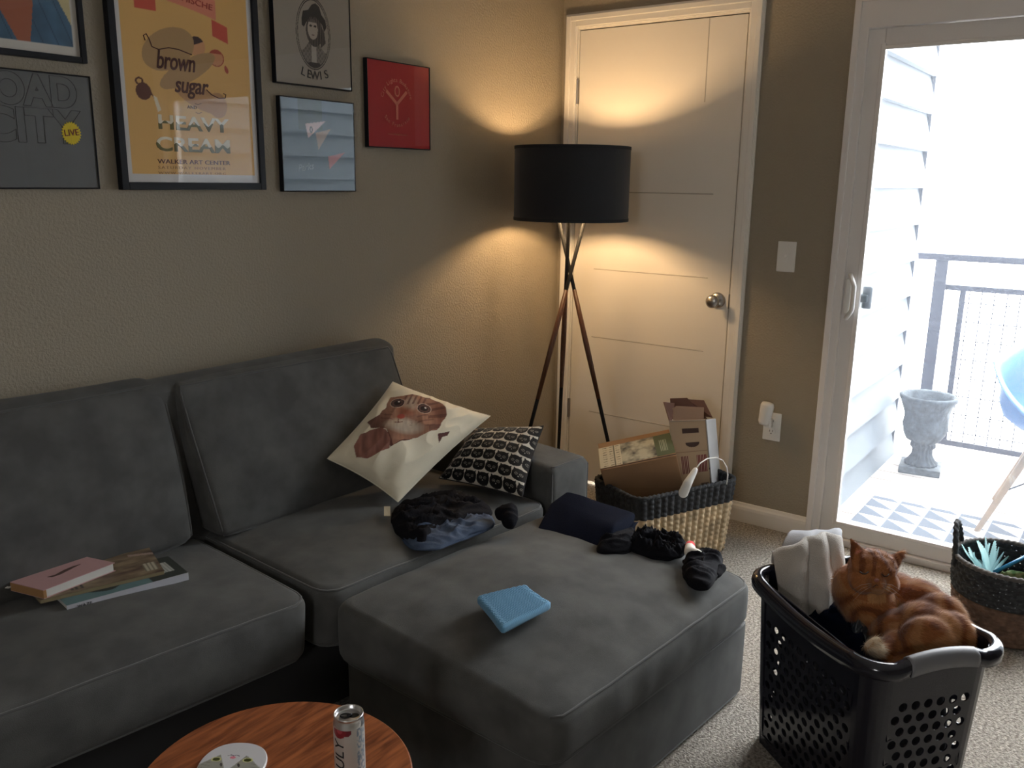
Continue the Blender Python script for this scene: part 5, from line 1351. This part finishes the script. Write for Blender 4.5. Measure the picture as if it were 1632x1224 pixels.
# ------------------------------------------------------------------ the cat
def cat():
    bm = B(); E_ = add_ell
    E_(bm, dp(1391, 907, 2.00), (.054, .052, .046)); E_(bm, dp(1374, 926, 1.99), (.030, .034, .027)); E_(bm, dp(1414, 928, 1.985), (.026, .032, .025))
    E_(bm, dp(1397, 929, 1.955), (.021, .022, .017)); E_(bm, dp(1397, 938, 1.965), (.016, .018, .013))
    E_(bm, dp(1362, 940, 2.04), (.050, .055, .062)); E_(bm, dp(1383, 960, 2.03), (.060, .06, .066))
    E_(bm, dp(1425, 957, 2.07), (.062, .065, .068)); E_(bm, dp(1462, 968, 2.03), (.064, .058, .066)); E_(bm, dp(1492, 990, 1.98), (.066, .048, .066)); E_(bm, dp(1512, 1018, 1.93), (.056, .042, .062))
    E_(bm, dp(1474, 1026, 1.90), (.064, .042, .062), (Matrix((Rh, Fh, Zv)).transposed() @ Matrix.Rotation(.25, 3, 'Y')))
    E_(bm, dp(1425, 1010, 1.97), (.055, .055, .055)); E_(bm, dp(1470, 992, 1.95), (.062, .05, .045)); E_(bm, dp(1500, 1010, 1.92), (.05, .04, .05)); E_(bm, dp(1455, 1060, 1.88), (.06, .04, .03))
    # ears
    def ear(base, tip, w_, side):
        b_, t_ = dp(*base), dp(*tip); ax = (t_-b_); n_ = 7
        for i in range(n_):
            f_ = i/(n_-1); q = b_+ax*f_; s_ = w_*(1-f_*.86); E_(bm, q, (s_, s_*.40+.0025, s_*.75+.002), sub=2)
    ear((1372, 890, 2.00), (1356, 860, 2.005), .025, -1); ear((1420, 897, 2.00), (1443, 877, 2.01), .023, 1)
    # forelegs tucked, one cream paw showing
    add_cap(bm, [dp(1424, 1020, 1.92), dp(1404, 1040, 1.885), dp(1390, 1034, 1.872)], [.022, .016, .014])
    add_cap(bm, [dp(1386, 1032, 1.872), dp(1397, 1020, 1.872)], [.013, .010])
    # tail curled round the rump
    add_cap(bm, [dp(1535, 1040, 1.90), dp(1525, 1062, 1.87), dp(1490, 1072, 1.86), dp(1450, 1072, 1.86)], [.020, .020, .018, .014])
    me = remesh(bm, .0035, 9)
    head = dp(1391, 912, 2.0)
    displace(me, lambda p: .0016*nz(p, 60, 2))
    # fur: short tapered hairs growing from the same skin
    me.update(); vs = [tuple(v.co) for v in me.vertices]; fs = [tuple(p.vertices) for p in me.polygons]
    ctr = dp(1400, 1010, 2.0); paw = dp(1391, 1030, 1.868); flowdir = (Rh*.8-Zv*.35-Fh*.25).normalized()
    earL, earR = dp(1357, 862, 2.005), dp(1441, 878, 2.01)
    OR, DK, LT, CRM, PKE = (.34, .125, .038), (.19, .058, .016), (.50, .26, .105), (.72, .60, .44), (.56, .20, .13)
    def colr(p, n_=None):
        p = Vector(p)
        if (p-paw).length < .030+.004*nz(p, 90): return CRM if nz(p, 70, 5) < .25 else (.55, .36, .2)
        for e_, b_ in ((earL, dp(1369, 888, 1.975)), (earR, dp(1420, 893, 1.975))):
            if (p-e_).length < .045 and (p-head).dot(-fwd) > .008 and p.z > head.z+.035 and (p-e_).length < .032: return PKE
        d = p-head
        if d.length < .07:
            x_ = d.dot(Rh); z_ = d.z; f_ = math.sin(abs(x_)*330+z_*90+nz(p, 30)*2)
            if z_ > .012 and f_ > .35: return DK
            if z_ < -.008 and abs(x_) < .02: return LT
            return tuple(a+(b_-a)*.35*max(0, nz(p, 35, 1)) for a, b_ in zip(OR, LT))
        s_ = math.sin((p-ctr).length*120+nz(p, 16, 2)*5); k = nz(p, 12, 4)
        if s_ > .55: return DK
        if s_ < -.55: return tuple(a+(b_-a)*.6 for a, b_ in zip(OR, LT))
        return tuple(a*(1+.25*k) for a in OR)
    cols = [colr(v) for v in vs]
    areas = [p.area for p in me.polygons]; tot = sum(areas); nrm = [p.normal.copy() for p in me.polygons]
    rnd = random.Random(3); NH = 52000
    for fi, fv in enumerate(fs[:]):
        k = areas[fi]/tot*NH; cnt = int(k)+(rnd.random() < k-int(k)); n_ = nrm[fi]
        c_ = [Vector(vs[i]) for i in fv]; cc = sum(c_, Vector())/len(c_)
        if n_.dot(CAM-cc) < -.35*(CAM-cc).length: continue
        hd = (cc-head).length < .075; ln = .0065 if hd else .013
        fd = (cc-head).normalized() if hd else flowdir
        tg = (fd-n_*fd.dot(n_))
        tg = tg.normalized() if tg.length > .01 else flowdir
        for _ in range(cnt):
            a, b_ = rnd.random(), rnd.random(); p = (c_[0]*(1-a)+c_[1]*a)*(1-b_)+((c_[3] if len(c_) > 3 else c_[2])*(1-a)+c_[2]*a)*b_
            d = (n_*.38+tg*.8+Vector((rnd.uniform(-1, 1), rnd.uniform(-1, 1), rnd.uniform(-1, 1)))*.24).normalized()
            L_ = ln*rnd.uniform(.6, 1.25); sd_ = d.cross(n_); sd_ = sd_.normalized()*.00042 if sd_.length > 1e-4 else Vector((.0004, 0, 0))
            base = len(vs); vs += [tuple(p-sd_), tuple(p+sd_), tuple(p+d*L_)]; fs.append((base, base+1, base+2))
            c0 = colr(p); j = rnd.uniform(.75, 1.3); cl = tuple(min(1, q*j) for q in c0); cols += [cl, cl, tuple(min(1, q*1.15) for q in cl)]
    m2 = bpy.data.meshes.new('cat'); m2.from_pydata(vs, [], fs); ca = m2.color_attributes.new('Col', 'FLOAT_COLOR', 'POINT')
    ca.data.foreach_set('color', [q for c_ in cols for q in (*c_, 1)])
    FUR = mat('ginger_fur', (1, 1, 1), .75, attr=True, spec=.25, sheen=.25)
    o = link('cat', m2, FUR); tag(o, 'ginger tabby cat curled up with eyes closed in the black laundry hamper', 'cat')
    LINE = mat('dark_eyelid', (.05, .022, .012), .7)
    for x_, y_, dx, dy in ((1377, 912, 7, 1.5), (1411, 916, 6, -1)):
        bm = B(); tube(bm, [dp(x_-dx, y_-1, 1.949), dp(x_-dx*.3, y_+2.5, 1.944), dp(x_+dx*.4, y_+2.5, 1.944), dp(x_+dx, y_-1+dy*.3, 1.949)], .0016, 6); ob('closed_eye', bm, LINE, o, smooth=True)
    bm = B(); E_(bm, dp(1397, 925, 1.934), (.0058, .0035, .0042), sub=2); ob('nose', bm, mat('pink_nose', (.32, .12, .09), .5), o, smooth=True)
    bm = B(); tube(bm, [dp(1391, 936, 1.937), dp(1397, 932, 1.933), dp(1403, 936, 1.937)], .0010, 6); ob('mouth', bm, LINE, o, smooth=True)
    WH = mat('white_whisker', (.5, .45, .4), .5)
    for sgn in (-1, 1):
        for k in range(3):
            bm = B(); tube(bm, [dp(1397+sgn*8, 930+k*2, 1.935), dp(1397+sgn*24, 932+k*6, 1.93), dp(1397+sgn*38, 940+k*9, 1.94)], .0005, 4, radii=[.00035, .0003, .00015]); ob('whisker', bm, WH, o, smooth=True)
cat()
